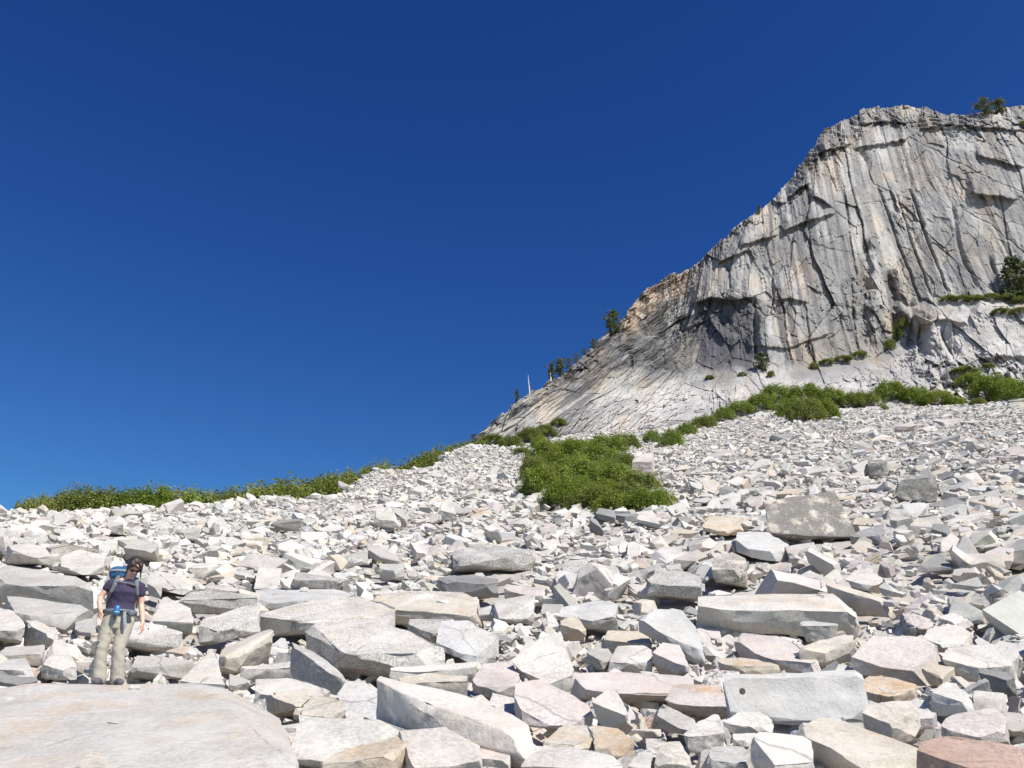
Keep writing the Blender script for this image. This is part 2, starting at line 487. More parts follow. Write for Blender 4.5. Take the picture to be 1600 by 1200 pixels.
def build_cliff():
    dx, dy, dz = ray(GX, GY)
    hor = np.hypot(dx, dy); T = dz / hor
    r0 = interp(cX, [(735, 128), (860, 128), (1000, 130), (1100, 134), (1200, 140), (1320, 148), (1420, 157), (1520, 164), (1600, 170), (1750, 178), (1950, 186)])
    R = np.empty_like(GX); R[0] = r0
    tp = np.tan(np.radians(phi))
    for j in range(1, NY):
        dt = T[j] - T[j - 1]
        R[j] = R[j - 1] * (1 + dt / np.maximum(tp[j] - T[j], .16))
    # even the columns out sideways so that the plan shape is smooth
    kk = np.exp(-.5 * (np.arange(-90, 91) / 30.) ** 2); kk /= kk.sum()
    Rp = np.pad(R, ((0, 0), (90, 90)), 'reflect', reflect_type='odd')
    R = np.array([np.convolve(row, kk, 'valid') for row in Rp])
    for _ in range(6):
        R[1:-1] = R[1:-1] * .5 + .25 * (R[:-2] + R[2:])
    X, Y = GX, GY
    D = np.zeros_like(X)
    # direction along which the rock is streaked / jointed
    lean = np.clip((X - 1150) / 300, 0, 1) * .42 + .06
    lean = lean * sstep(1040, 1200, X) - .9 * sstep(1150, 1000, X)
    U = X + lean * (580 - Y)
    leftw = sstep(1120, 1010, X)
    xw, yw = warp(X, Y, 50, 16, 3)
    uw = xw + lean * (580 - yw)
    # three sizes of broken joint blocks
    f1, id1, e1 = facets(uw / 75, yw / 105, 21, .85, .30)
    f2, id2, e2 = facets(uw / 30, yw / 38, 22, 1.0, .40)
    f3, id3, e3 = facets(uw / 12, yw / 14, 23, 1.2, .4)
    f4, id4, e4 = facets(uw / 5, yw / 7, 24, 1.2, .4)
    crag = .55 + .9 * sstep(.45, .7, fbm(X / 90, Y / 70, 61, 3)) + .8 * sstep(90, 10, Y - YT) * sstep(1180, 1260, X)
    apron = sstep(4, 30, Y - WB)
    smooth = 1 - .35 * apron * leftw
    face = 1 - .45 * sstep(1380, 1440, X) * sstep(190, 230, Y) * sstep(470, 450, Y)
    D += f1 * 1.7 * smooth * face + f2 * .8 * crag * smooth * face + f3 * .36 * crag * face + f4 * .2 * crag * face
    lay = Y / 11 + X / 60 + fbm(X / 40, Y / 30, 35, 3) * 3
    D += ((lay - np.floor(lay)) - .5) * 1.5 * apron * (1 - bench) * sstep(960, 1080, X) + apron * (1 - bench) * (f3 * .5 + f4 * .25)
    # pillars and flutes on the wall
    fl = np.abs(fbm(U / 26, Y / 300, 31, 4, .55) - .5) * 2
    D += (fl - .3) * .8 * wallness
    # slabs of the left ridge: overlapping sheets parallel to the skyline
    s = (Y + .72 * X) / 17 + fbm(X / 70, Y / 70, 33, 3) * 2.4
    D += ((s - np.floor(s)) - .5) * 2.0 * leftw * (1 - .5 * apron)
    s2 = (Y + .72 * X) / 6.5 + fbm(X / 25, Y / 25, 37, 3) * 2.4
    D += ((s2 - np.floor(s2)) - .5) * .8 * leftw
    skc = sstep(34, 4, Y - YT) * sstep(1230, 1150, X)
    D += skc * (f3 * .8 + f4 * .5)
    # exfoliation arches (roofs): rock above the line stands proud
    def roof(pts, depth, up=70, soft=2.0):
        p = np.array(pts, float)
        x0, x1 = p[:, 0].min(), p[:, 0].max()
        yl = np.interp(X, p[:, 0], p[:, 1]) + (fbm(X / 7., X * 0, 71, 3) - .5) * 5
        side = sstep(x0 - 6, x0 + 10, X) * sstep(x1 + 6, x1 - 10, X)
        h = yl - Y
        return -depth * side * sstep(-soft, soft, h) * sstep(up, 0, h)
    for a in [([(1082, 474), (1110, 466), (1150, 470), (1180, 463)], 2.6, 60), ([(1222, 362), (1250, 350), (1304, 333)], 2.2, 50),
              ([(1232, 310), (1246, 296), (1264, 288)], 3.4, 40), ([(1264, 306), (1280, 309), (1300, 324)], 2.4, 40),
              ([(1514, 300), (1550, 306), (1590, 312)], 2.6, 60), ([(1335, 232), (1380, 226), (1420, 216)], 2.4, 30),
              ([(1275, 240), (1300, 232), (1330, 226)], 3.0, 30), ([(1345, 196), (1380, 190), (1420, 192)], 2.6, 26),
              ([(1155, 385), (1185, 376), (1215, 368)], 2.0, 40), ([(1120, 412), (1145, 400), (1170, 392)], 2.0, 40),
              ([(1440, 200), (1500, 195), (1600, 205)], 2.2, 40), ([(1035, 520), (1060, 500), (1085, 492)], 2.0, 40),
              ([(1170, 540), (1230, 545), (1300, 520)], 1.0, 60), ([(1210, 470), (1235, 466), (1262, 474)], 1.4, 60),
              ([(1432, 510), (1470, 500), (1510, 505)], 1.6, 30), ([(1185, 300), (1215, 318), (1230, 316)], 1.6, 30),
              ([(1535, 560), (1570, 556), (1620, 560)], 1.4, 30), ([(1525, 240), (1560, 252), (1600, 262)], 1.8, 40)]:
        D += roof(*a)
    def gash(pts, width, depth, wob=4):
        p = np.array(pts, float)
        xl = np.interp(Y, p[:, 1], p[:, 0]) + (fbm(Y / 9., Y * 0, 72, 3) - .5) * wob
        m = sstep(p[0, 1] - 8, p[0, 1] + 14, Y) * sstep(p[-1, 1] + 8, p[-1, 1] - 14, Y)
        # steep on the left bank, gentle to the right: an open corner
        q = (X - xl) / width
        return .62 * depth * m * np.where(q < 0, sstep(-.35, 0, q), sstep(1.5, 0, q))
    for a in [([(1352, 378), (1347, 440), (1344, 500), (1352, 548)], 16, 5.5), ([(1386, 425), (1392, 470), (1398, 540)], 12, 5.0),
              ([(1424, 470), (1425, 500), (1418, 545)], 12, 3.5), ([(1330, 186), (1328, 205), (1334, 226)], 12, 4.5),
              ([(1278, 224), (1283, 250), (1284, 262)], 11, 4.0), ([(1298, 268), (1300, 290), (1302, 300)], 8, 2.5),
              ([(1342, 230), (1348, 250), (1352, 268)], 8, 2.5), ([(1486, 318), (1494, 370), (1504, 410), (1530, 455)], 6, 1.6),
              ([(1178, 470), (1178, 520), (1180, 570)], 9, 3.2), ([(1300, 470), (1296, 520), (1294, 560)], 6, 1.4),
              ([(1545, 400), (1550, 430), (1552, 455)], 7, 1.6), ([(1360, 300), (1366, 340), (1375, 372)], 6, 1.2),
              ([(1440, 500), (1437, 520), (1434, 560)], 14, 5.0), ([(1470, 515), (1478, 540), (1490, 562)], 15, 4.5),
              ([(1372, 296), (1398, 370), (1436, 470)], 4, 2.0), ([(1398, 300), (1424, 380), (1454, 462)], 3.5, 1.6), ([(1420, 296), (1448, 376), (1480, 458)], 4, 2.2),
              ([(1250, 300), (1262, 350), (1270, 420)], 3, 1.4), ([(1318, 300), (1326, 360), (1338, 440)], 3, 1.6), ([(1222, 470), (1226, 520), (1236, 574)], 3, 1.4),
              ([(1256, 470), (1262, 520), (1272, 572)], 3, 1.4), ([(1330, 430), (1332, 500), (1340, 552)], 3, 1.4), ([(1196, 380), (1206, 430), (1208, 500)], 3, 1.2), ([(1560, 300), (1572, 370), (1590, 450)], 3, 1.3),
              ([(1262, 400), (1240, 430), (1222, 458)], 6, 1.5), ([(1160, 420), (1160, 445), (1158, 470)], 7, 1.8)]:
        D += gash(*a)
    # bench with outcrop at the right
    bx = X + (fbm(X / 22, Y / 22, 39, 3) - .5) * 40 + (520 - Y) * .35
    D -= 8.0 * sstep(1402, 1462, bx) * sstep(632, 560, Y + (f3 * 10)) * sstep(474, 492, Y + (fbm(X / 18, Y / 18, 42, 3) - .5) * 22)
    D += bench * (f2 * .3 - f3 * .1)
    # alcove under the big arch
    alc = sstep(1080, 1096, X) * sstep(1186, 1176, X) * sstep(462, 476, Y) * sstep(596, 560, Y)
    D += 1.0 * alc
    # thin cracks along block edges
    D += .35 * sstep(.05, 0, e1) * sstep(.4, .6, id1) + .25 * sstep(.07, 0, e2) * sstep(.55, .7, id2)
    # ragged top band broken into horizontal ledges
    lb = sstep(60, 10, Y - YT) * sstep(1200, 1270, X) * sstep(1700, 1500, X)
    q = Y / 9. + fbm(X / 30, Y / 30, 81, 3) * 3
    D += lb * ((q - np.floor(q)) - .5) * 2.4
    edge = np.clip(vv / .03, 0, 1)[:, None]
    D = D * edge
    Rr = R + D * 1.0
    PX = Rr * dx / hor; PY = Rr * dy / hor; PZ = Rr * T
    # ---- base colour: pale granite, water streaks, rusty scar
    base = np.array([.44, .42, .385])
    n1 = fbm(X / 40, Y / 40, 91, 4)[..., None]
    col = base * (.86 + .28 * n1)
    warm = sstep(.5, .66, fbm(xw / 36, yw / 55, 92, 4)) * .55 + sstep(.72, .95, id2) * .4
    col = col * (1 + warm[..., None] * (np.array([1.18, 1.03, .84]) - 1))
    col *= (1 + (id3[..., None] - .5) * .16)
    # weathered dark varnish in streaks that run down the wall
    st = fbm(U / 5.5 + 3, Y / 130, 93, 4, .6)
    big = fbm(U / 60, Y / 110, 94, 3)
    sk = sstep(.47, .60, st) * sstep(.34, .54, big) * wallness * .80
    sk = np.maximum(sk, sstep(.54, .68, fbm(U / 18 + 3, Y / 200, 99, 3)) * .5 * wallness)
    grey = sstep(.42, .6, fbm(uw / 70, yw / 55, 95, 4)) * .48
    sk = np.maximum(sk, grey)
    diag = fbm((X + Y * .1) / 60, (Y + .72 * X) / 7., 96, 4, .6)
    sk = np.maximum(sk, sstep(.46, .60, diag) * leftw * .8 * sstep(.3, .5, fbm(X / 50, Y / 40, 97, 2)))
    def streak(pts, w, dark):
        p = np.array(pts, float)
        xl = np.interp(Y, p[:, 1], p[:, 0]) + (fbm(Y / 14., Y * 0, 73, 3) - .5) * 5
        m = sstep(p[0, 1] - 6, p[0, 1] + 10, Y) * sstep(p[-1, 1] + 10, p[-1, 1] - 20, Y)
        ww = w * (.7 + .6 * fbm(Y / 20., Y * 0 + w, 74, 2))
        return dark * m * sstep(1.15, .6, np.abs(X - xl) / ww)
    for a in [([(1216, 472), (1222, 520), (1234, 576)], 6, .85), ([(1230, 468), (1240, 520), (1252, 578)], 7, .85),
              ([(1198, 470), (1190, 500), (1186, 545)], 10, .6), ([(1290, 490), (1296, 520), (1300, 555)], 4, .6),
              ([(1322, 400), (1330, 440), (1338, 520)], 7, .6), ([(1372, 285), (1384, 330), (1396, 372)], 7, .55),
              ([(1400, 330), (1428, 400), (1452, 462)], 5, .55), ([(1438, 372), (1462, 430), (1480, 456)], 6, .7),
              ([(1420, 290), (1448, 360), (1462, 410)], 5, .4), ([(1360, 280), (1372, 320), (1390, 360)], 4, .4),
              ([(1345, 400), (1342, 450), (1352, 545)], 10, .55), ([(1388, 430), (1396, 480), (1400, 545)], 8, .7),  # these two darken the lines of the clefts
              ([(1278, 470), (1284, 510), (1300, 560)], 3, .5), ([(1252, 380), (1250, 400), (1252, 415)], 7, .6),
              ([(1500, 330), (1520, 400), (1535, 450)], 4, .4), ([(1536, 330), (1550, 400), (1560, 450)], 4, .35),
              ([(1236, 360), (1240, 385), (1244, 410)], 10, .3), ([(1260, 480), (1266, 520), (1262, 560)], 3, .5),
              ([(1160, 350), (1185, 400), (1190, 440)], 8, .3), ([(1310, 440), (1312, 480), (1318, 540)], 5, .4)]:
        sk = np.maximum(sk, streak(*a))
    alcd = sstep(1078, 1092, X + (fbm(X / 12, Y / 12, 98, 3) - .5) * 18) * sstep(1186, 1174, X) * sstep(458, 470, Y) * sstep(592, 566, Y + (fbm(X / 16, Y / 16, 77, 3) - .5) * 26)  # darker patch filling the recess under the big arch
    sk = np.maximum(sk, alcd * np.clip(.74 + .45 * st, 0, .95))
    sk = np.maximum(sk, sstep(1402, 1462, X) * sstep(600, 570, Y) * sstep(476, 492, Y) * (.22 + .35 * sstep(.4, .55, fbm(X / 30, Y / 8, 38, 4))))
    notch_shade = sstep(1432, 1442, X) * sstep(1500, 1488, X) * sstep(512, 520, Y) * sstep(570, 562, Y)  # shade of the outcrop's cave notch put into the colour
    sk = np.maximum(sk, notch_shade * .45)
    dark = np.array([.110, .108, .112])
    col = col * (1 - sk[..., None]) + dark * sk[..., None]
    # pale fresh apron
    ap = (sstep(2, 26, Y - WB) * sstep(880, 960, X))[..., None]
    ap = ap * (.55 + .45 * sstep(.5, .4, fbm((X + Y) / 50, Y / 14, 36, 4)))[..., None]
    col = col * (1 - .75 * ap) + .75 * ap * np.array([.57, .54, .50]) * (.8 + .4 * fbm(X / 14, Y / 9, 66, 4)[..., None])
    # orange scar
    sc = sstep(966, 985, X) * sstep(1082, 1066, X) * sstep(0, 8, Y - YT + 8) * sstep(52, 26, (Y - YT) + .28 * (X - 1000) * 0 + (fbm(X / 14, Y / 14, 67, 3) - .5) * 22)
    sc = sc[..., None] * .7
    col = col * (1 - sc) + sc * np.array([.60, .47, .34]) * (.75 + .5 * fbm(X / 7, Y / 7, 68, 4)[..., None])
    col = np.clip(col, .03, .8)
    # rows that carry the dome on behind its skyline
    V = np.stack([PX, PY, PZ], -1)
    extra = []
    cs = col
    last = V[-1]
    lr = np.hypot(last[:, 0], last[:, 1])[:, None]
    outd = np.concatenate([last[:, :2] / lr, np.zeros((NX, 1))], 1)
    for d, dzv in ((4, 1.0), (14, 1.5), (40, 1.0), (90, -6), (160, -40), (240, -110), (300, -190)):
        e = last + outd * d; e[:, 2] = last[:, 2] + dzv
        if dzv < -10: e[:, 2] = np.maximum(e[:, 2], -30)
        extra.append(e)
    V = np.concatenate([V, np.array(extra)], 0)
    cs = np.concatenate([cs, np.repeat(cs[-1:], len(extra), 0)], 0)
    n = V.shape[0]
    i = np.arange(n - 1)[:, None] * NX + np.arange(NX - 1)[None, :]
    F = np.stack([i, i + 1, i + NX + 1, i + NX], -1).reshape(-1, 4)
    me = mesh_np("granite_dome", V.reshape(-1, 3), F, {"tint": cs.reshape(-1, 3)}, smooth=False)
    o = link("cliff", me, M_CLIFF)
    tag(o, kind='structure')
    return np.stack([PX, PY, PZ], -1)
CLIFF = build_cliff()

def hit_cliff(px, py):
    j = int(round((px - 735) / (1950 - 735) * (NX - 1)))
    j = max(0, min(NX - 1, j))
    colY = GY[:, j]
    i = int(np.argmin(np.abs(colY - py)))
    return Vector(CLIFF[i, j])
# ------------------------------------------------------------------ stones
TONES = {  # pale, grey, dark, cream, pinkish, tan, red-brown
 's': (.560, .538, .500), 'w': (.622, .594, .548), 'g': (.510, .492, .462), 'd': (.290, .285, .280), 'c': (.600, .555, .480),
 'p': (.600, .545, .510), 't': (.600, .530, .435), 'r': (.480, .345, .285), 'b': (.575, .568, .555), 'k': (.300, .290, .280)}

def refine(bm, size, bevel=.025, L=.11, amp=.013, seed=0):
    bmesh.ops.dissolve_limit(bm, angle_limit=math.radians(7), verts=bm.verts, edges=bm.edges)
    if bevel:
        try:
            bmesh.ops.bevel(bm, geom=list(bm.edges), offset=bevel * size, segments=2, profile=.6, affect='EDGES', clamp_overlap=True)
        except Exception:
            pass
    bmesh.ops.triangulate(bm, faces=bm.faces)
    lim = L * size
    for _ in range(4):
        es = [e for e in bm.edges if e.calc_length() > lim]
        if not es: break
        bmesh.ops.subdivide_edges(bm, edges=es, cuts=1)
        bmesh.ops.triangulate(bm, faces=[f for f in bm.faces if len(f.verts) > 3])
    bm.normal_update()
    off = Vector((seed * 3.17, seed * 1.31, seed * .77))
    newco = []
    for v in bm.verts:
        q = v.co / size + off
        n1 = mnoise.noise_vector(q * 1.5) * amp * 1.6
        n2 = mnoise.noise_vector(q * 4.5) * amp * .8
        r = mnoise.noise(q * 9.0)
        # scalloped chips: only bite inwards
        c = mnoise.noise(q * 2.6 + Vector((5, 5, 5)))
        bite = max(0.0, c - .12) * amp * 2.6
        side = max(0.0, min(1.0, (.62 - v.normal.z) * 3))
        led = mnoise.noise(Vector((q.x * 2.0, q.y * 2.0, q.z * 11.0)))       # broken, ledgy flanks
        newco.append(v.co + (n1 + n2 * (.5 + 1.2 * side)) * size + v.normal * (r * amp * (.2 + .7 * side) - bite + led * amp * 1.1 * side) * size)
    for v, c in zip(bm.verts, newco):
        v.co = c

def bm_to_np(bm):
    bmesh.ops.triangulate(bm, faces=bm.faces)
    bm.verts.index_update()
    V = np.array([v.co[:] for v in bm.verts]); F = np.array([[v.index for v in f.verts] for f in bm.faces])
    return V, F

def hull(bm):
    r = bmesh.ops.convex_hull(bm, input=list(bm.verts))
    junk = [g for g in r['geom_interior'] if isinstance(g, bmesh.types.BMVert)]
    junk += [g for g in r['geom_unused'] if isinstance(g, bmesh.types.BMVert)]
    if junk: bmesh.ops.delete(bm, geom=list(set(junk)), context='VERTS')
    loose = [v for v in bm.verts if not v.link_faces]
    if loose: bmesh.ops.delete(bm, geom=loose, context='VERTS')

def chip_template(seed, dims, cuts, refine_level):
    rnd = random.Random(seed)
    pts = [Vector((sx * dims[0] / 2, sy * dims[1] / 2, sz * dims[2] / 2)) for sx in (-1, 1) for sy in (-1, 1) for sz in (-1, 1)]
    bm = bmesh.new()
    for p in pts: bm.verts.new(p)
    hull(bm)
    for _ in range(cuts):
        n = Vector((rnd.gauss(0, 1), rnd.gauss(0, 1), rnd.gauss(0, .55))).normalized()
        ext = max(v.co.dot(n) for v in bm.verts); inn = min(v.co.dot(n) for v in bm.verts)
        d = ext - (ext - inn) * rnd.uniform(.08, .40)
        g = list(bm.verts) + list(bm.edges) + list(bm.faces)
        bmesh.ops.bisect_plane(bm, geom=g, plane_co=n * d, plane_no=n, clear_outer=True)
        if len(bm.verts) < 5: break
        co = [v.co.copy() for v in bm.verts]
        bm.clear()
        for c in co: bm.verts.new(c)
        hull(bm)
    if refine_level == 2:
        refine(bm, max(dims), .010, .13, .014, seed)
    elif refine_level == 1:
        bmesh.ops.dissolve_limit(bm, angle_limit=math.radians(8), verts=bm.verts, edges=bm.edges)
        bmesh.ops.bevel(bm, geom=list(bm.edges), offset=.022 * max(dims), segments=1, affect='EDGES', clamp_overlap=True)
        bmesh.ops.triangulate(bm, faces=bm.faces)
    else:
        bmesh.ops.triangulate(bm, faces=bm.faces)
    V, F = bm_to_np(bm)
    bm.free()
    return V, F

def mk_dims(rnd):
    k = rnd.random()
    if k < .62: return (1, rnd.uniform(.45, .95), rnd.uniform(.13, .27)), 'slab'
    if k < .84: return (1, rnd.uniform(.5, .85), rnd.uniform(.28, .45)), 'block'
    return (1, rnd.uniform(.35, .55), rnd.uniform(.25, .45)), 'wedge'

_r = random.Random(5)
TPL = []
for i in range(36):
    d, kind = mk_dims(_r); TPL.append((d, kind, _r.randint(5, 10), 100 + i))
TPL_LO = [chip_template(s, d, c, 0) for d, k, c, s in TPL]
TPL_MID = [chip_template(s, d, c, 1) for d, k, c, s in TPL]
TPL_HI = [chip_template(s, d, c, 2) for d, k, c, s in TPL]

HERO_POLY = []      # outline and distance of every traced stone, so loose stones are not strewn in front of it

def upt(px, py, dist):
    """point at forward distance `dist` (metres along +y) on the view ray"""
    dx, dy, dz = [float(v) for v in ray(px, py)]
    s = dist / dy
    return Vector((dx * s, dist, dz * s))

def mk_bvh(o):
    from mathutils.bvhtree import BVHTree
    me = o.data
    return BVHTree.FromPolygons([o.location + v.co for v in me.vertices], [tuple(p.vertices) for p in me.polygons])
def on_stone(bvh, px, py):
    h, nn, _, _ = bvh.ray_cast(Vector((0, 0, 0)), Vector([float(v) for v in ray(px, py)]).normalized())
    return h, nn

def hero(label, tone, B, F, U, lich=.28, rust=.22, e=.30, uc=.38, name='boulder', d=None, bev=.016, amp=.012, L=.075, hard=0, pull=0, planar=.85, cuts=1):
    mx = sum(p[0] for p in U) / len(U); my = max(p[1] for p in U)
    if d is None:
        hp, r = hit_ground(min(max(mx, -40), 1640), my)
        d = hp.y
    d -= pull
    wpx = max(p[0] for p in B + F + U) - min(p[0] for p in B + F + U)
    w = wpx / FPX * d
    k0 = max((float(ray(x, y)[2] / ray(x, y)[1]), -y) for x, y in F if y == max(q[1] for q in F))[0]
    kBm = max([float(ray(x, y)[2] / ray(x, y)[1]) for x, y in B] + [k0])
    ftp = kBm + e
    def fd(x, y):
        k = float(ray(x, y)[2] / ray(x, y)[1])
        full = d * (ftp - k0) / max(ftp - k, .05)
        return d + min(max(full - d, 0), .9 * w) * planar
    Fp = [upt(x, y, fd(x, y)) for x, y in F]
    def fdi(x):
        return float(np.interp(x, [q[0] for q in sorted(F)], [fd(*q) for q in sorted(F)]))
    Up = []
    for x, y in U:
        fy = np.interp(x, [p[0] for p in sorted(F)], [p[1] for p in sorted(F)])
        h = max(0.0, (y - fy)) / FPX * d
        Up.append(upt(x, y, fdi(x) + uc * h))
    hmax = max(.02, max(max(0, u[1] - np.interp(u[0], [p[0] for p in sorted(F)], [p[1] for p in sorted(F)])) for u in U) / FPX * d)
    Bp = []
    Fs = sorted(F)
    for x, y in B:
        fy = float(np.interp(x, [p[0] for p in Fs], [p[1] for p in Fs]))
        d_ = fdi(x)
        fz = upt(x, fy, d_).z
        kF = fz / d_
        dx, dy, dz = [float(v) for v in ray(x, y)]
        kB = dz / dy
        ft = max(kB, kF) + e
        yy = d_ * (ft - kF) / (ft - kB) if kB > kF else d_ + .1 * w
        yy = min(max(yy, d_ + .12 * w), d_ + max(2.2 * w, .6))
        Bp.append(upt(x, y, yy))
    th = max(hmax, .22 * w) * 1.0
    pts = Fp + Up + Bp
    zb = min(p.z for p in Up)
    for p in Bp:
        pts.append(Vector((p.x * .99, p.y - .1 * w, min(p.z - th, max(zb, p.z - 2.2 * th)))))
    bm = bmesh.new()
    for p in pts: bm.verts.new(p)
    hull(bm)
    size = max(w, .2)
    rc = random.Random(int(mx * 7 + my))
    cen = sum((v.co for v in bm.verts), Vector()) / len(bm.verts)
    for _ in range(rc.randint(3, 7) if L < .09 and L > .04 and cuts else 0):
        nn = Vector((rc.gauss(0, 1), rc.gauss(-.6, .8), rc.gauss(.1, .7))).normalized()
        ex = max(v.co.dot(nn) for v in bm.verts); ii = min(v.co.dot(nn) for v in bm.verts)
        cut = ex - (ex - ii) * rc.uniform(.02, .10)
        bmesh.ops.bisect_plane(bm, geom=list(bm.verts) + list(bm.edges) + list(bm.faces), plane_co=nn * cut, plane_no=nn, clear_outer=True)
        co = [v.co.copy() for v in bm.verts]
        bm.clear()
        for c in co: bm.verts.new(c)
        hull(bm)
    refine(bm, size, bev * .55, L, amp, seed=int(mx) % 97)
    V, Fc = bm_to_np(bm); bm.free()
    org = V.mean(0); org[2] = V[:, 2].min()
    t = np.array(TONES[tone])
    me = mesh_np(name, V - org, Fc, smooth=True)
    me.set_sharp_from_angle(angle=math.radians(24))
    flat_attr(me, "tint", t); flat_attr(me, "wear", (lich, rust, 0))
    o = link(name, me, M_ROCK, loc=Vector(org))
    tag(o, label, 'boulder' if name == 'boulder' else 'stone')
    # outline for the scatter test
    px, py, dd = project(V[:, 0], V[:, 1], V[:, 2])
    P = np.stack([px, py], -1)
    bmn = np.cross(V[Fc[:, 1]] - V[Fc[:, 0]], V[Fc[:, 2]] - V[Fc[:, 0]])
    ctr = V[Fc].mean(1)
    fr = ((bmn * ctr).sum(1) < 0)
    cpx, cpy, cdd = project(ctr[fr, 0], ctr[fr, 1], ctr[fr, 2])
    HERO_POLY.append((P, (cpx, cpy, cdd), float(org[1])))
    return o

H = hero
SLAB = H("huge smooth pale slab in front of the hiker's feet, with faint orange stains", 's',
  [(-80, 1085), (10, 1078), (50, 1068), (150, 1065), (300, 1067), (345, 1075), (400, 1100), (440, 1125)],
  [(-120, 1330), (120, 1330), (360, 1300), (465, 1250), (466, 1190)], [(-120, 1460), (300, 1460), (470, 1330)], lich=.20, rust=.55, e=.10, d=4.0, amp=.010, L=.03, bev=.03)
H("big pale block with a broad grey flank, left of the hiker's shoulder", 'g', [(0, 882), (60, 890), (120, 900)], [(-20, 905), (35, 915), (90, 898), (146, 915)], [(-20, 912), (30, 928), (85, 943), (147, 957)], lich=.3)
H("grey wedge under the big block left of the hiker's elbow", 'g', [(10, 930), (60, 935), (125, 945), (145, 960)], [(30, 962), (85, 945), (142, 955)], [(35, 968), (90, 983), (130, 976)], lich=.3, uc=.5)
H("pale smooth boulder at the left edge, level with the hiker's hand", 'w', [(0, 948), (20, 955), (42, 975)], [(-30, 985), (40, 985)], [(-30, 1003), (38, 999)])
H("thin pale flake propped over a dark gap, left of the hiker's thigh", 'w', [(40, 970), (60, 970), (90, 985)], [(45, 977), (75, 992)], [(50, 984), (68, 1008)])
H("rounded grey stone touching the hiker's right thigh", 'g', [(118, 965), (150, 962)], [(115, 985), (150, 990)], [(118, 993), (150, 996)])
H("pointed pale stone beside the hiker's right shin", 'w', [(85, 998), (100, 998)], [(62, 1045), (80, 1018), (112, 1030), (122, 1050)], [(62, 1062), (120, 1064)])
H("pale greenish-white lump low at the left edge", 'b', [(10, 1030), (40, 1028)], [(-10, 1045), (52, 1050)], [(-10, 1060), (55, 1060)])
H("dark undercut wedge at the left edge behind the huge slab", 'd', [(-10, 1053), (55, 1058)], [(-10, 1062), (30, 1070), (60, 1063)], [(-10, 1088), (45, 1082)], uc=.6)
H("flat grey stone above the greenish-white lump, left edge", 'g', [(0, 1012), (70, 1008)], [(0, 1025), (68, 1020)], [(0, 1038), (60, 1040)])
H("low grey slab behind the hiker's hanging left hand", 'w', [(205, 970), (250, 975), (285, 990)], [(195, 1000), (240, 995), (290, 990)], [(195, 1008), (230, 1013), (285, 1004)], lich=.4, uc=.4)
H("flat-fronted grey block just right of the hiker's boots", 'g', [(215, 1025), (250, 1030), (305, 1032)], [(203, 1047), (240, 1040), (305, 1035)], [(210, 1052), (235, 1061), (300, 1058)], lich=.3)
H("small white pyramid on the edge of the huge slab", 'w', [(250, 1050)], [(237, 1065), (262, 1064)], [(238, 1070), (262, 1069)], name='stone')
H("tall pale slab standing upright to the right of the hiker", 'w', [(255, 930), (298, 950)], [(235, 970), (255, 958), (303, 972)], [(240, 976), (270, 986), (300, 989)])
H("grey stone leaning right of the hiker's shoulder", 'g', [(235, 893), (250, 900)], [(230, 912), (254, 925)], [(232, 930), (250, 935)])
H("pale slab tilted toward the hiker, right of her upper arm", 'w', [(240, 890), (280, 900), (300, 920)], [(250, 915), (275, 925), (300, 926)], [(255, 922), (280, 929)])
H("grey overhanging stone directly above the hiker's head", 'g', [(200, 845), (225, 842), (248, 850)], [(193, 856), (215, 853), (240, 862)], [(193, 864), (200, 876), (235, 864)], uc=.8)
H("broad white slab behind the blue backpack", 'w', [(95, 868), (125, 858), (165, 868)], [(95, 885), (130, 895), (160, 893)], [(100, 890), (140, 898)])
H("flat pale slab upper left of the hiker with a dark notch", 'w', [(10, 850), (50, 850), (90, 862)], [(20, 862), (60, 872), (92, 866)], [(30, 870), (65, 880), (90, 880)], uc=.5)
H("dark grey stone cut by the left edge above the pale slabs", 'd', [(-15, 835), (5, 838)], [(-10, 850), (9, 860)], [(-10, 866), (8, 866)])
H("slab with a rough grey front edge over a dark hollow, right of the hiker", 'g', [(285, 928), (330, 922), (400, 930)], [(270, 938), (300, 936), (355, 934), (402, 935)], [(285, 946), (305, 957), (355, 953), (395, 942)], lich=.7, uc=.5)
H("long low slab with rough grey front, left half of the pair", 'w', [(320, 965), (370, 950), (405, 944)], [(300, 994), (312, 985), (355, 983), (405, 966)], [(300, 1001), (345, 1003), (407, 988)], lich=.6, uc=.35)
H("long pale slab with lichened front, right half of the pair", 'w', [(408, 948), (470, 943), (560, 930), (620, 950)], [(409, 968), (470, 963), (520, 962), (600, 985)], [(412, 985), (475, 992), (530, 990)], lich=.5, uc=.35, pull=-.1)
H("large tilted slab with dark rough underside near the picture middle", 'w', [(490, 974), (560, 962), (640, 985), (668, 1001), (694, 1012)], [(488, 978), (545, 1026), (560, 1020), (590, 1018), (640, 1004), (692, 1015)],
  [(474, 988), (540, 1043), (590, 1038), (640, 1041), (674, 1035)], lich=.55, uc=.5, pull=.5)
H("dark-fronted slab behind the long pale slabs", 'g', [(460, 893), (540, 905)], [(455, 905), (465, 897), (535, 908)], [(458, 909), (522, 926), (530, 920)], lich=.9, uc=.4)
H("notched pale stone with thin dark underside behind the long slabs", 'w', [(405, 885), (440, 888)], [(396, 920), (434, 918)], [(398, 926), (434, 923)], uc=.9)
H("long bare slab top behind the lichened pair", 'b', [(400, 922), (440, 908), (500, 915), (560, 930)], [(400, 940), (470, 938), (545, 936)], [(400, 948), (545, 946)], e=.12)
H("curved cream stone with a pointed tip below the long slabs", 'c', [(350, 1010), (395, 990), (424, 982)], [(340, 1030), (380, 1025), (425, 1003), (427, 986)], [(345, 1056), (375, 1049), (422, 1018)])
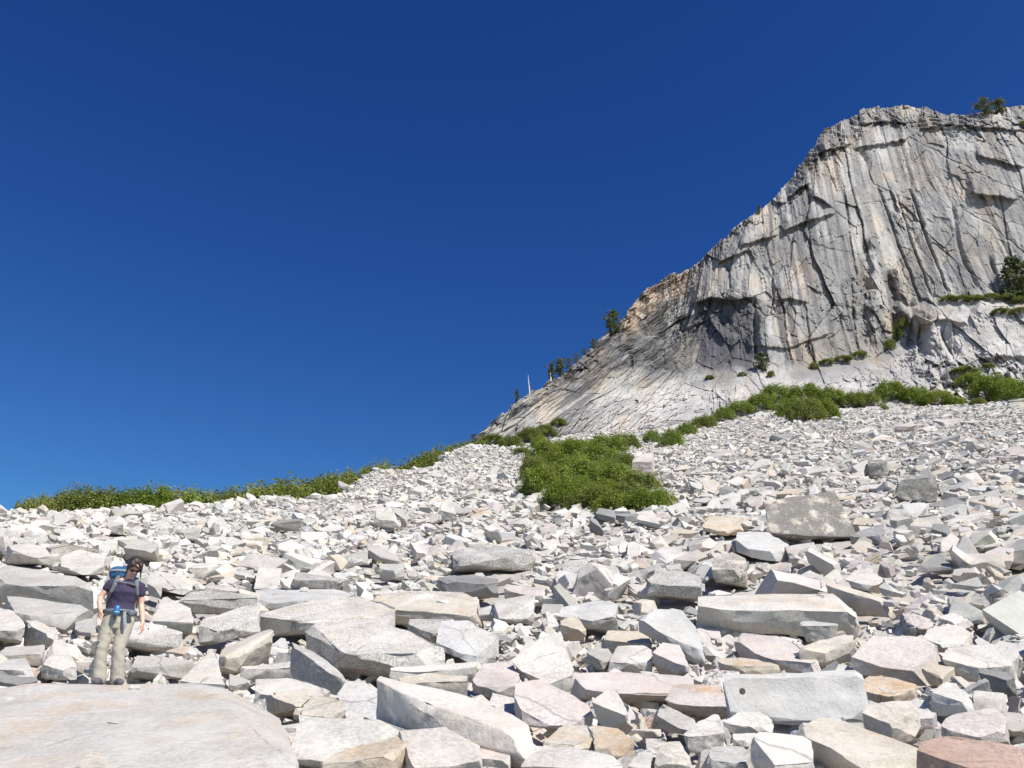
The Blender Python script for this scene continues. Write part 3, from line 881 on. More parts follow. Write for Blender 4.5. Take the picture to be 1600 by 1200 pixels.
H("white pyramid stone between the huge slab and the cream stone", 'w', [(328, 1012), (340, 1030)], [(280, 1065), (335, 1060), (350, 1070)], [(285, 1071), (350, 1080)])
H("low rectangular stone below the curved cream one", 'w', [(378, 1042), (430, 1038), (485, 1030)], [(375, 1045), (420, 1045), (483, 1040)], [(385, 1058), (480, 1062)])
H("long grey slab sloping down right, white upper edge", 'g', [(455, 1003), (490, 1018), (545, 1058)], [(460, 1012), (495, 1035), (532, 1062)], [(462, 1030), (485, 1057), (525, 1083)], lich=.4, uc=.3)
H("white block with squared top left of the grey sloping slab", 'w', [(400, 1062), (450, 1060), (500, 1070), (520, 1085)], [(395, 1083), (440, 1088), (480, 1080), (522, 1087)], [(395, 1113), (430, 1117), (520, 1090)])
H("notched pale stone with hollow brown front", 'c', [(430, 1080), (480, 1075)], [(418, 1088), (450, 1093), (470, 1104), (484, 1090)], [(415, 1118), (445, 1115), (468, 1107)], rust=.5, uc=.7, pull=.25)
H("small grey stone over a dark gap at the huge slab's corner", 'g', [(358, 1052), (395, 1064)], [(357, 1068), (392, 1067)], [(360, 1078), (368, 1078)], name='stone')
H("pale quadrilateral slab lying flat under the dark hollow", 'b', [(540, 1064), (572, 1064), (618, 1118)], [(527, 1083), (538, 1124), (590, 1126)], [(540, 1130), (592, 1132)], e=.5)
H("cream slab with orange rim left of the long diagonal slab", 'c', [(490, 1086), (538, 1092)], [(463, 1115), (515, 1120), (542, 1108)], [(468, 1122), (530, 1133)], rust=.5)
H("large flat pale slab beside the huge smooth one", 'w', [(470, 1117), (540, 1130), (590, 1126), (642, 1145)], [(455, 1172), (470, 1193), (500, 1193), (600, 1157)], [(466, 1198), (520, 1202)], e=.45)
H("speckled slab with a brown corner at the bottom edge", 'c', [(545, 1168), (625, 1148), (638, 1152)], [(480, 1200), (560, 1190), (615, 1180), (638, 1160)], [(480, 1225), (610, 1220), (636, 1172)], rust=.5, pull=.2)
H("long diagonal slab with curled grey left end, bottom middle", 'w', [(592, 1056), (640, 1073), (720, 1086), (800, 1118), (845, 1145)], [(587, 1062), (625, 1080), (700, 1108), (740, 1143), (838, 1165)],
  [(590, 1088), (638, 1133), (680, 1138), (735, 1150), (815, 1190)], lich=.2, uc=.35, pull=.45)
H("white slab at the bottom edge below the long diagonal slab", 'w', [(622, 1137), (690, 1135), (750, 1165)], [(634, 1160), (645, 1200), (750, 1190)], [(635, 1235), (760, 1230)], e=.45)
H("pinkish tapered slab wedged under the long diagonal one", 'p', [(690, 1138), (798, 1180)], [(745, 1185), (797, 1190)], [(755, 1222), (800, 1217)])
H("smooth pinkish-white boulder right of the long diagonal slab", 'p', [(805, 1068), (845, 1061), (905, 1092), (927, 1104)], [(803, 1088), (820, 1128), (880, 1130), (928, 1118)], [(822, 1136), (900, 1138), (922, 1130)], e=.5)
H("big smooth triangular slab with a faint central ridge", 'w', [(845, 1000), (868, 985), (885, 988), (896, 1045)], [(790, 1035), (830, 1045), (860, 1070), (893, 1058)], [(812, 1066), (865, 1083), (893, 1082)], e=.8)
H("pinkish block with a dark undercut foot, middle bottom", 'p', [(755, 1037), (800, 1035), (812, 1058)], [(733, 1070), (770, 1074), (802, 1077)], [(738, 1082), (770, 1090), (800, 1082)], uc=.6)
H("slim straight stone lying beneath the tilted slab", 'w', [(610, 1044), (680, 1037), (745, 1034)], [(611, 1050), (700, 1045), (747, 1042)], [(614, 1057), (680, 1052), (742, 1052)])
H("broken orange-stained stone under the slim straight one", 'c', [(620, 1060), (680, 1050), (730, 1055)], [(640, 1068), (690, 1055), (730, 1062)], [(685, 1085), (708, 1087), (730, 1091)], rust=.9, uc=.4)
H("smooth grey diamond-shaped slab right of the tilted one", 'b', [(690, 970), (730, 968), (780, 996)], [(680, 1010), (735, 1033), (781, 999)], [(683, 1016), (740, 1039), (783, 1004)], e=.5)
H("grey lichened stone between tilted slab and diamond slab", 'g', [(635, 967), (705, 967)], [(630, 975), (680, 990), (702, 972)], [(635, 986), (670, 1006), (692, 998)], lich=.8)
H("broad cream slab top with a lichened rim behind the diamond slab", 'c', [(570, 932), (640, 921), (720, 923), (763, 940)], [(590, 948), (680, 957), (735, 962), (765, 945)], [(600, 959), (735, 968), (760, 956)], lich=.35, rust=.35)
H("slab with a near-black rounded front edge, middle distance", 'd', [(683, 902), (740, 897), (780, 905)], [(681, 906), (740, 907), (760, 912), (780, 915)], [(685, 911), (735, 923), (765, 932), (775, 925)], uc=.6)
H("wide lichened boulder with deep brown undercut", 'g', [(700, 862), (770, 850), (835, 860)], [(733, 880), (790, 872), (838, 862)], [(740, 885), (790, 889), (832, 886)], lich=.9, uc=1.2)
H("pale wedge with dark squiggly lichen marks, middle", 'w', [(772, 940), (828, 928), (836, 930)], [(780, 968), (832, 966), (836, 935)], [(785, 976), (833, 973)], lich=.4)
H("pinkish slab with a curved dark underside above the marked wedge", 'p', [(790, 913), (850, 918)], [(786, 922), (830, 923), (852, 935)], [(795, 931), (830, 928), (850, 943)], uc=1.0)
H("small grey brick-shaped block above the cream slab", 'g', [(595, 881), (632, 881)], [(592, 888), (618, 892), (631, 889)], [(593, 899), (618, 905), (631, 900)], name='stone')
H("brown egg-shaped stone above the big triangular slab", 't', [(875, 967), (902, 963)], [(869, 975), (908, 973), (918, 987)], [(872, 992), (892, 1000), (915, 994)], name='stone')
H("arched pale slab bridging a dark gap, right of the marked wedge", 'b', [(880, 945), (940, 935), (965, 945)], [(870, 962), (900, 957), (925, 971), (962, 960)], [(880, 966), (925, 978), (955, 969)], uc=.8)
H("tall blue-grey boulder with a pale right shoulder", 'b', [(1040, 947), (1065, 953), (1092, 982), (1100, 1012)], [(994, 962), (1030, 988), (1075, 998), (1100, 1018)], [(992, 984), (1035, 994), (1080, 1031), (1098, 1030)], e=.9, lich=.15)
H("tan grey stone left of the tall blue-grey boulder's foot", 't', [(950, 985), (1010, 986)], [(943, 1000), (985, 998), (1020, 1008)], [(955, 1021), (1000, 1016), (1020, 1016)])
H("white domed stone in front of the tan grey one", 'w', [(965, 1009), (1005, 1009), (1018, 1016)], [(950, 1035), (985, 1038), (1018, 1033)], [(948, 1052), (1018, 1052)])
H("small rounded grey stone left of the white dome", 'g', [(925, 1013), (950, 1013)], [(916, 1020), (940, 1033), (959, 1026)], [(920, 1036), (942, 1047), (955, 1036)], name='stone')
H("pointed brown-grey stone leaning against the tall boulder", 'p', [(1035, 1003), (1062, 1008)], [(1020, 1020), (1045, 1023), (1080, 1046)], [(1020, 1036), (1045, 1052), (1080, 1057)], lich=.3)
H("long pinkish-white slab over a deep dark cavity", 'p', [(900, 1051), (980, 1050), (1085, 1057)], [(897, 1056), (920, 1078), (960, 1082), (1055, 1079), (1085, 1090)], [(895, 1092), (915, 1094), (960, 1086), (1050, 1090)], uc=1.2, lich=.1, pull=.3)
H("pinkish wedge with a vivid rust patch over dark shade", 'p', [(1055, 1068), (1125, 1070), (1140, 1098)], [(1038, 1094), (1060, 1102), (1105, 1102), (1141, 1106)], [(1040, 1099), (1100, 1108), (1139, 1112)], rust=1.0, uc=1.0, pull=.3)
H("pale grey cube-like stone in front of the dark cavity", 'w', [(945, 1080), (963, 1078)], [(923, 1096), (970, 1093), (984, 1120)], [(935, 1127), (962, 1139), (982, 1127)], e=.8)
H("rust-stained slab behind the cream domes", 't', [(925, 1132), (965, 1137), (993, 1157)], [(930, 1173), (960, 1171), (992, 1162)], [(935, 1182), (965, 1187), (987, 1172)], rust=.9)
H("rounded white stone with orange blush, bottom middle", 'c', [(880, 1132), (917, 1134)], [(848, 1160), (890, 1168), (926, 1158)], [(850, 1177), (926, 1182)], rust=.8)
H("large smooth white boulder at the bottom edge, left of the rust stones", 'w', [(850, 1157), (900, 1168), (960, 1183)], [(815, 1193), (900, 1199), (980, 1199)], [(815, 1240), (985, 1240)])
H("small white stone at the bottom edge between two rusty ones", 'w', [(1000, 1173), (1018, 1176)], [(978, 1200), (1016, 1200)], [(980, 1230), (1016, 1230)], name='stone')
H("cream boulder blotched with rust at the bottom edge", 'c', [(1035, 1159), (1062, 1159)], [(1022, 1183), (1060, 1179), (1082, 1190)], [(1018, 1230), (1090, 1230)], rust=1.0)
H("grey wedge pointing right below the rust-patched one", 'g', [(1030, 1107), (1050, 1106), (1092, 1128)], [(1027, 1118), (1060, 1138), (1082, 1143)], [(1030, 1130), (1060, 1148)])
H("pale lump with shaded foot right of the grey wedge", 'w', [(1090, 1127), (1120, 1114), (1131, 1133)], [(1065, 1150), (1100, 1150), (1131, 1145)], [(1078, 1176), (1105, 1174), (1129, 1152)])
BLK = H("large upright lavender-white block with a small round hole", 'b', [(1130, 1054), (1200, 1051), (1346, 1048)], [(1130, 1062), (1200, 1060), (1347, 1056)], [(1140, 1113), (1250, 1124), (1347, 1127)], uc=-.1, lich=.08, pull=.2)
H("flat tan slab with a rusty top lying on the block", 't', [(1125, 1028), (1185, 1027), (1215, 1039)], [(1119, 1035), (1160, 1042), (1217, 1042)], [(1125, 1043), (1165, 1055), (1221, 1055)], rust=.9)
H("smooth pale boulder with a grey shadowed left face, above the block", 'p', [(1160, 989), (1220, 994), (1285, 1033)], [(1145, 995), (1170, 1010), (1190, 1028), (1290, 1040)], [(1150, 1016), (1185, 1032), (1288, 1047)])
H("long flat slab with a straight orange-edged front, right of centre", 'w', [(1075, 931), (1200, 927), (1310, 929), (1337, 943)], [(1068, 945), (1110, 952), (1235, 950), (1335, 958)], [(1075, 960), (1115, 970), (1170, 975), (1240, 981), (1325, 975)], rust=.45, uc=.35, pull=.3)
H("six-sided grey stone propping the long orange-edged slab", 'g', [(1255, 970), (1305, 971)], [(1246, 978), (1295, 978), (1310, 976)], [(1250, 989), (1275, 1003), (1301, 999)], lich=.15)
H("long tan-grey stone between six-sided stone and big boulder", 'c', [(1280, 1000), (1335, 988)], [(1240, 1014), (1290, 1015), (1337, 1003)], [(1250, 1031), (1290, 1035), (1326, 1021)])
H("big smooth boulder with a grey left shoulder, right side", 'p', [(1365, 992), (1430, 994), (1467, 1006), (1440, 1042)], [(1330, 1028), (1360, 1034), (1410, 1053), (1442, 1046)], [(1328, 1042), (1345, 1056), (1400, 1060), (1430, 1060)], e=.6)
H("white slab resting on top of the big smooth boulder", 'w', [(1445, 984), (1490, 971), (1518, 990)], [(1440, 1000), (1470, 1010), (1502, 1007)], [(1445, 1006), (1465, 1014), (1500, 1012)])
H("broad pale grey boulder near the right edge", 'w', [(1475, 1011), (1550, 1006), (1592, 1018)], [(1472, 1030), (1530, 1044), (1592, 1039)], [(1480, 1039), (1530, 1062), (1590, 1051)], e=.5)
H("half-round tan stone in the gap left of the broad grey boulder", 't', [(1450, 1035), (1487, 1032)], [(1438, 1045), (1470, 1059), (1492, 1044)], [(1445, 1051), (1470, 1071), (1493, 1060)], name='stone')
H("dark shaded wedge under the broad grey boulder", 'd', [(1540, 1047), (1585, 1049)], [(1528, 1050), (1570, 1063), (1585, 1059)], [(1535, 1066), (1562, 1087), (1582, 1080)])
H("tan stone with rusty knots right of the holed block", 't', [(1345, 1057), (1380, 1054), (1434, 1070)], [(1350, 1080), (1390, 1088), (1432, 1077)], [(1350, 1097), (1390, 1099), (1427, 1090)], rust=1.0)
H("pale domed stone right of the rusty-knotted one", 'w', [(1475, 1067), (1505, 1073)], [(1455, 1084), (1500, 1081), (1526, 1106)], [(1455, 1117), (1490, 1127), (1525, 1119)])
H("white curved stone below the rusty-knotted one", 'w', [(1358, 1100), (1420, 1094), (1436, 1108)], [(1348, 1114), (1395, 1133), (1405, 1124)], [(1350, 1147), (1390, 1160), (1400, 1142)], e=.6)
H("brown-shaded stone on the white curved stone", 't', [(1400, 1117), (1442, 1114)], [(1392, 1128), (1420, 1129), (1447, 1124)], [(1400, 1139), (1430, 1147), (1444, 1136)], name='stone')
H("long cream slab with a big dark hollow, bottom right", 'c', [(1240, 1126), (1300, 1120), (1390, 1153), (1432, 1168)], [(1238, 1138), (1270, 1158), (1330, 1178), (1352, 1198)], [(1272, 1192), (1330, 1214), (1362, 1228)], rust=.4, uc=.9, pull=.2)
H("red-brown rough boulder in the bottom right corner", 'r', [(1440, 1158), (1480, 1149), (1540, 1156), (1620, 1172)], [(1433, 1172), (1470, 1168), (1520, 1199), (1560, 1215)], [(1428, 1240), (1510, 1260), (1560, 1262)], lich=.35, uc=.1, pull=.5)
H("white slab leaning right above the bottom edge, grey left end", 'w', [(1185, 1143), (1240, 1143), (1267, 1158)], [(1177, 1152), (1212, 1200), (1272, 1193)], [(1171, 1185), (1200, 1232), (1275, 1225)], e=.7, pull=.2)
H("pale triangular stone below the holed block", 'w', [(1170, 1102), (1200, 1118), (1211, 1133)], [(1130, 1128), (1150, 1135), (1190, 1140)], [(1130, 1142), (1150, 1148), (1186, 1146)], uc=.7)
H("small flat stone below the pale triangular one", 'w', [(1145, 1147), (1182, 1145)], [(1146, 1154), (1165, 1160)], [(1150, 1166), (1165, 1167)], name='stone')
H("grey flat-topped stone at the bottom edge right of the rust boulder", 'g', [(1113, 1167), (1160, 1165), (1171, 1178)], [(1103, 1190), (1166, 1194)], [(1103, 1225), (1166, 1228)])
H("small pale yellow triangle under the holed block", 'c', [(1217, 1098)], [(1204, 1114), (1256, 1124)], [(1210, 1128), (1250, 1129)], name='stone', rust=.3)
H("brown stone peeping up at the bottom edge, below the leaning slab", 't', [(1230, 1183), (1292, 1193)], [(1222, 1194), (1292, 1199)], [(1220, 1220), (1292, 1225)], name='stone')
H("dark grey rounded stone at the right edge above the red-brown boulder", 'g', [(1575, 1112), (1610, 1117)], [(1560, 1130), (1590, 1140), (1610, 1134)], [(1564, 1151), (1610, 1150)])
H("smooth pink-white stone behind the red-brown boulder", 'p', [(1478, 1118), (1550, 1104), (1572, 1118)], [(1468, 1138), (1530, 1144), (1572, 1139)], [(1472, 1160), (1540, 1166), (1575, 1158)])
H("very large dark-faced boulder with a pale right flank on the right-hand slope", 'c', [(1215, 781), (1262, 771), (1296, 768), (1304, 770)], [(1196, 792), (1240, 786), (1290, 776), (1306, 774)], [(1199, 833), (1256, 836), (1341, 840)], lich=1.75, uc=-.45, e=.5, rust=.3, bev=.012, cuts=0)
H("blue-white boulder below the very large dark-faced one", 'b', [(1152, 831), (1200, 832), (1232, 850)], [(1149, 843), (1180, 866), (1222, 855)], [(1152, 862), (1185, 873), (1227, 863)], uc=.0)
H("squat dark cube on the upper right slope", 'g', [(1357, 719), (1387, 721)], [(1355, 723), (1380, 724)], [(1355, 742), (1379, 743)], lich=1.6)
H("dark streaked boulder with a flat top, upper right slope", 'g', [(1405, 745), (1460, 742)], [(1401, 751), (1463, 746)], [(1398, 780), (1440, 782), (1466, 779)], lich=1.6)
H("boulder with a black-speckled top and cream flank", 'c', [(1120, 869), (1150, 861), (1166, 874)], [(1111, 889), (1155, 892), (1167, 884)], [(1114, 905), (1160, 911), (1166, 902)], lich=1.2, uc=-.1)
H("humped lichened boulder undercut at the foot", 'g', [(1020, 894), (1050, 887), (1096, 899)], [(1002, 914), (1030, 904), (1096, 917)], [(1005, 927), (1060, 929), (1096, 935)], lich=.7, uc=.7)
H("dark blade-like stone below the willow thicket", 'd', [(922, 807), (932, 812)], [(921, 812), (944, 828)], [(923, 822), (943, 839)], name='stone')
H("brown-black stone at the lower edge of the willow thicket", 'd', [(935, 794), (960, 796)], [(931, 802), (963, 808)], [(935, 810), (961, 818)], name='stone')
H("white peaked stone at the thicket's lower right corner", 'w', [(1000, 799), (1022, 797)], [(995, 811), (1031, 819)], [(995, 817), (1031, 825)], name='stone')
H("square block with a brown shaded face, jutting from the thicket", 'p', [(990, 711), (1022, 707)], [(988, 722), (1018, 721)], [(985, 743), (1006, 745), (1016, 736)], uc=.5)
H("tan-orange smooth slab on the slope right of the thicket", 't', [(1110, 804), (1162, 809)], [(1096, 824), (1130, 831), (1162, 824)], [(1100, 830), (1130, 837)], rust=.6)
H("upright pale slab on the middle slope, left of a grey one", 'w', [(588, 796), (612, 790)], [(583, 811), (621, 814)], [(583, 817), (626, 827)], e=1.2)
H("upright twisted grey slab on the middle slope", 'g', [(610, 789), (630, 797)], [(614, 799), (636, 814)], [(622, 818), (637, 822)], e=1.2)
H("bright white upright slab on the middle slope", 'w', [(688, 782), (704, 774)], [(683, 796), (713, 804)], [(686, 812), (713, 814)], e=1.5)
H("flat stone with a black undercut on the left slope", 'd', [(425, 814), (468, 811)], [(421, 819), (471, 814)], [(433, 829), (465, 827)], uc=.8)
H("grey stone tilted down right beside small rubble", 'g', [(575, 849), (592, 853), (624, 870)], [(572, 858), (595, 871), (622, 877)], [(580, 874), (612, 882)])
H("grey stone on the left slope up-left of the hiker", 'g', [(170, 817), (191, 815)], [(166, 822), (193, 820)], [(170, 831), (183, 833)], name='stone')
H("grey stone on the left slope up-right of the hiker", 'g', [(290, 825), (311, 823)], [(286, 833), (313, 828)], [(290, 841), (312, 843)], name='stone')
H("dark rough boulder cut off by the right edge", 'd', [(1590, 844), (1625, 839)], [(1565, 868), (1605, 857)], [(1568, 877), (1605, 882)], lich=.5)
H("dark pyramid-shaped stone on the right slope", 'd', [(1465, 865), (1472, 866)], [(1429, 888), (1468, 870), (1492, 888)], [(1431, 894), (1482, 895)])
H("long thin slab tilted down right above the six-sided stone", 'c', [(1293, 909), (1330, 914), (1397, 943)], [(1289, 914), (1330, 927), (1397, 947)], [(1293, 923), (1335, 939), (1395, 954)], lich=.2, uc=.5)
H("bright white boulder behind the long thin tilted slab", 'w', [(1335, 891), (1360, 887), (1378, 903)], [(1320, 905), (1360, 917), (1380, 911)], [(1322, 915), (1360, 924)])
SB = mk_bvh(SLAB)
H("white chip of rock lying on the huge smooth slab", 'w', [(204, 1069), (218, 1070)], [(202, 1075), (221, 1075)], [(203, 1079), (220, 1078)], name='stone', d=on_stone(SB, 212, 1077)[0].y - .03, L=.2)
H("tiny flat white flake on the huge slab, below the chip", 'w', [(170, 1124), (184, 1127)], [(169, 1128), (186, 1131)], [(172, 1130), (185, 1133)], name='stone', d=on_stone(SB, 178, 1131)[0].y - .02, L=.2)
H("pale knob with a tan side rising from the huge slab at the bottom edge", 'c', [(132, 1178), (150, 1172), (165, 1186)], [(116, 1200), (150, 1196), (170, 1200)], [(112, 1216), (172, 1216)], d=on_stone(SB, 145, 1198)[0].y - .12, L=.1)
hp_, hn_ = on_stone(mk_bvh(BLK), 1160, 1080)
if hp_ is not None:
    bm = bmesh.new()
    bmesh.ops.create_cone(bm, cap_ends=True, segments=18, radius1=.026, radius2=.024, depth=.012)  # dark disc whose colour stands for the shade inside the hole
    bmesh.ops.bevel(bm, geom=list(bm.edges), offset=.002, segments=1, affect='EDGES')
    me = bpy.data.meshes.new("round_mark"); bm.to_mesh(me); bm.free()
    o = link("round_mark", me, simple("hole_shade", (.06, .055, .055), .9, .3, 90, .3, 40), BLK)
    o.rotation_euler = hn_.to_track_quat('Z', 'Y').to_euler()
    o.location = hp_ - BLK.location
N_HERO = len(HERO_POLY)

# ------------------------------------------------------------------ the rest of the talus
def hull2d(P):
    P = P[np.lexsort((P[:, 1], P[:, 0]))]
    def half(pts):
        h = []
        for p in pts:
            while len(h) >= 2 and (h[-1][0]-h[-2][0])*(p[1]-h[-2][1]) - (h[-1][1]-h[-2][1])*(p[0]-h[-2][0]) <= 0:
                h.pop()
            h.append(p)
        return h[:-1]
    return np.array(half(P) + half(P[::-1]))

BUF = np.full((420, 560), 1e9)          # distance of traced stones seen from the viewpoint, coarse
BX0, BY0, BS = -60, 600, 3.2
def raster(P, smp):
    hp = hull2d(P)
    A = np.stack([smp[0], smp[1], np.ones(len(smp[0]))], 1)
    cf = np.linalg.lstsq(A, smp[2], rcond=None)[0]
    xs0, xs1 = int((hp[:, 0].min() - BX0) / BS), int((hp[:, 0].max() - BX0) / BS) + 1
    ys0, ys1 = int((hp[:, 1].min() - BY0) / BS), int((hp[:, 1].max() - BY0) / BS) + 1
    xs0, ys0 = max(xs0, 0), max(ys0, 0); xs1, ys1 = min(xs1, 559), min(ys1, 419)
    if xs1 < xs0 or ys1 < ys0: return
    gx, gy = np.meshgrid(np.arange(xs0, xs1 + 1) * BS + BX0, np.arange(ys0, ys1 + 1) * BS + BY0)
    ins = np.ones(gx.shape, bool)
    for a, b in zip(hp, np.roll(hp, -1, 0)):
        ins &= ((b[0]-a[0])*(gy-a[1]) - (b[1]-a[1])*(gx-a[0])) >= 0
    s = BUF[ys0:ys1 + 1, xs0:xs1 + 1]
    dpt = np.clip(gx * cf[0] + gy * cf[1] + cf[2], smp[2].min(), smp[2].max())
    s[ins] = np.minimum(s[ins], dpt[ins])
for P, dm, oy in HERO_POLY:
    raster(P, dm)
def buf_at(px, py):
    ix = np.clip(((px - BX0) / BS).astype(int), 0, 559); iy = np.clip(((py - BY0) / BS).astype(int), 0, 419)
    return BUF[iy, ix]

def crest_r(a):
    return np.interp(a, [-60, -31, -22, -15, -9, -3, 4, 19, 32, 60], [52, 55, 60, 68, 92, 124, 160, 168, 168, 168])

def scatter(n, r0, r1, s0, s1, power=1.0, lift=(.0, .25), tiltsd=13, small=False):
    a = np.radians(rng.uniform(-40, 41, n * 2)); 
    r = np.sqrt(rng.uniform(r0 * r0, r1 * r1, n * 2))
    k = r < crest_r(np.degrees(a)) + 3
    a, r = a[k][:n], r[k][:n]
    n = len(a)
    x = r * np.sin(a); y = r * np.cos(a)
    size = s0 * (s1 / s0) ** (rng.random(n) ** power)
    z = ground_z(x, y) + size * rng.uniform(lift[0], lift[1], n)
    return dict(x=x, y=y, z=z, s=size, r=r, a=np.degrees(a), tilt=np.full(n, float(tiltsd)), tpl=rng.integers(0, len(TPL), n))

def area(r0, r1):
    rr = np.linspace(r0, r1, 60); aa = np.linspace(-40, 41, 80)
    c = crest_r(aa)
    return sum(((rr < cc) * rr).sum() * (rr[1] - rr[0]) * math.radians(1.02) for cc in c)

parts = []
def add(dens, r0, r1, s0, s1, power=1.3, lift=(0, .25), tilt=13):
    n = int(area(r0, r1) * dens)
    parts.append(scatter(n, r0, r1, s0, s1, power, lift, tilt))
add(26., 4, 17, .10, .36, 1.0, (-1.4, .3), 20)
add(9.0, 4, 17, .32, 1.05, 1.2, (-.45, .05), 16)
add(5.0, 15, 45, .20, .50, 1.2, (-.3, .35), 16)
add(3.0, 15, 45, .45, 1.15, 1.2, (-.16, .16), 13)
add(.15, 20, 60, 1.0, 1.9, 1.6, (-.14, .10), 11)
add(.30, 15, 40, .90, 1.3, 1.2, (-.16, .08), 11)
add(4.6, 42, 100, .20, .52, 1.2, (-.1, .35))
add(.75, 42, 100, .50, 1.0, 1.6, (-.08, .22))
add(.05, 50, 165, 1.0, 2.3, 1.6, (-.12, .15), 12)
add(2.8, 95, 168, .30, .66, 1.2, (0, .35))
add(.35, 95, 168, .75, 1.3, 1.5, (0, .25))
Q = {k: np.concatenate([p[k] for p in parts]) for k in parts[0]}
n = len(Q['x'])
# steeply standing ones
st = rng.random(n) < .12
Q['tilt'][st] = 42
# extra big grey blocks on the right slope
keep = np.ones(n, bool)
px, py, dd = project(Q['x'], Q['y'], Q['z'])
rad = Q['s'] * FPX / dd * .5
near = dd < 75
for fx, fy in ((0, 0), (0, -.7), (-.7, -.3), (.7, -.3), (0, .5), (.5, -.7), (-.5, -.7)):
    sc_ = np.where(Q['s'] < .7, .55, 1.0)
    b = buf_at(px + fx * rad * sc_, py + fy * rad * sc_)
    tol = 0.0
    keep &= ~(near & (b < 1e8) & (dd < b + tol + Q['s'] * (.1 if fx == 0 else 0.0)))
keep &= (px > -260) & (px < 1860) & (py < 1340)
# leave room for the hiker and the thicket
hk = hit_ground(176, 1070)[0]
keep &= ~((np.hypot(Q['x'] - hk.x, Q['y'] - hk.y) < .42) & (Q['z'] > hk.z - .05))
keep &= ~((px > 120) & (px < 235) & (py > 850) & (dd < hk.y + .1) & (dd > 8.0))
Q = {k: v[keep] for k, v in Q.items()}
n = len(Q['x'])
px, py, dd = project(Q['x'], Q['y'], Q['z'])
rad = Q['s'] * FPX / dd

# tones
code = np.array(list('wgdcptb'))
TT = np.array([TONES[c] for c in code])
rightness = np.clip((px - 700) / 700, 0, 1)
u = rng.random(n)
pr = np.stack([.68 - .20 * rightness, .05 + .07 * rightness, .012 + .03 * rightness, .12 + 0 * rightness,
               .05 + .12 * rightness, .02 + .03 * rightness, .06 - .03 * rightness], 1)
pr /= pr.sum(1)[:, None]
ci = (u[:, None] > np.cumsum(pr, 1)).sum(1).clip(0, 6)
tint = TT[ci] * rng.uniform(.86, 1.10, (n, 1)) * (1 + rng.normal(0, .012, (n, 3)))
tint = np.clip(tint, .1, .72)
lich = np.where(rng.random(n) < .26, rng.uniform(.3, .95, n), rng.uniform(0, .15, n))
rust = np.where(rng.random(n) < .14, rng.uniform(.3, 1, n), 0)

def rotmats():
    yaw = rng.uniform(0, 2 * np.pi, n)
    # ground falls towards the viewer
    r = np.hypot(Q['x'], Q['y']); ux, uy = Q['x'] / r, Q['y'] / r
    e = .8
    gz = (ground_z(Q['x'] + ux * e, Q['y'] + uy * e) - ground_z(Q['x'] - ux * e, Q['y'] - uy * e)) / (2 * e)
    gz = np.clip(gz, -.1, .9) + rng.uniform(.02, .50, n)
    tx = rng.normal(0, 1, n) * np.radians(Q['tilt']); ty = rng.normal(0, 1, n) * np.radians(Q['tilt'])
    nx = -ux * gz + np.tan(np.clip(tx, -1.2, 1.2)); ny = -uy * gz + np.tan(np.clip(ty, -1.2, 1.2)); nz = np.ones(n)
    l = np.sqrt(nx**2 + ny**2 + nz**2); nx /= l; ny /= l; nz /= l
    N = np.stack([nx, ny, nz], 1)
    A = np.stack([np.cos(yaw), np.sin(yaw), np.zeros(n)], 1)
    A = A - (A * N).sum(1)[:, None] * N
    A /= np.linalg.norm(A, axis=1)[:, None]
    Bv = np.cross(N, A)
    return np.stack([A, Bv, N], 2)      # columns
RM = rotmats()

# which are objects of their own
infr = (px > -10) & (px < 1610) & (py > 640) & (py < 1215)
score = np.where(infr, rad, 0)
# what the traced stones hide does not count
b = buf_at(px, py - rad * .25)
score = np.where(b < dd, 0, score)
order = np.argsort(-score)
N_IND = 300 - N_HERO
ind = order[:N_IND]
mid = order[N_IND:N_IND + 2600]
isI = np.zeros(n, bool); isI[ind] = True
isM = np.zeros(n, bool); isM[mid] = True

def instance_mass(sel, tpls):
    Vs, Fs, Ts, Ws = [], [], [], []; off = 0
    for t in range(len(TPL)):
        s = np.nonzero(sel & (Q['tpl'] == t))[0]
        if not len(s): continue
        V, F = tpls[t]
        W = np.einsum('nij,vj->nvi', RM[s], V) * Q['s'][s][:, None, None]
        W += np.stack([Q['x'][s], Q['y'][s], Q['z'][s]], 1)[:, None, :]
        Vs.append(W.reshape(-1, 3))
        Fs.append((F[None] + (np.arange(len(s)) * len(V))[:, None, None]).reshape(-1, 3) + off)
        off += len(s) * len(V)
        Ts.append(np.repeat(tint[s], len(V), 0))
        Ws.append(np.repeat(np.stack([lich[s], rust[s], 0 * rust[s]], 1), len(V), 0))
    return np.concatenate(Vs), np.concatenate(Fs), np.concatenate(Ts), np.concatenate(Ws)
a1 = instance_mass(~isI & ~isM, TPL_LO)
a2 = instance_mass(isM, TPL_MID)
Vm = np.concatenate([a1[0], a2[0]]); Fm = np.concatenate([a1[1], a2[1] + len(a1[0])])
me = mesh_np("talus_stones", Vm, Fm, {"tint": np.concatenate([a1[2], a2[2]]), "wear": np.concatenate([a1[3], a2[3]])}, smooth=False)
o = link("talus_stones", me, M_ROCK)
tag(o, "smaller pale granite stones covering the whole talus slope", kind='stuff')
print("talus stones", int((~isI).sum()), "tris", len(Fm), "heroes", N_HERO)

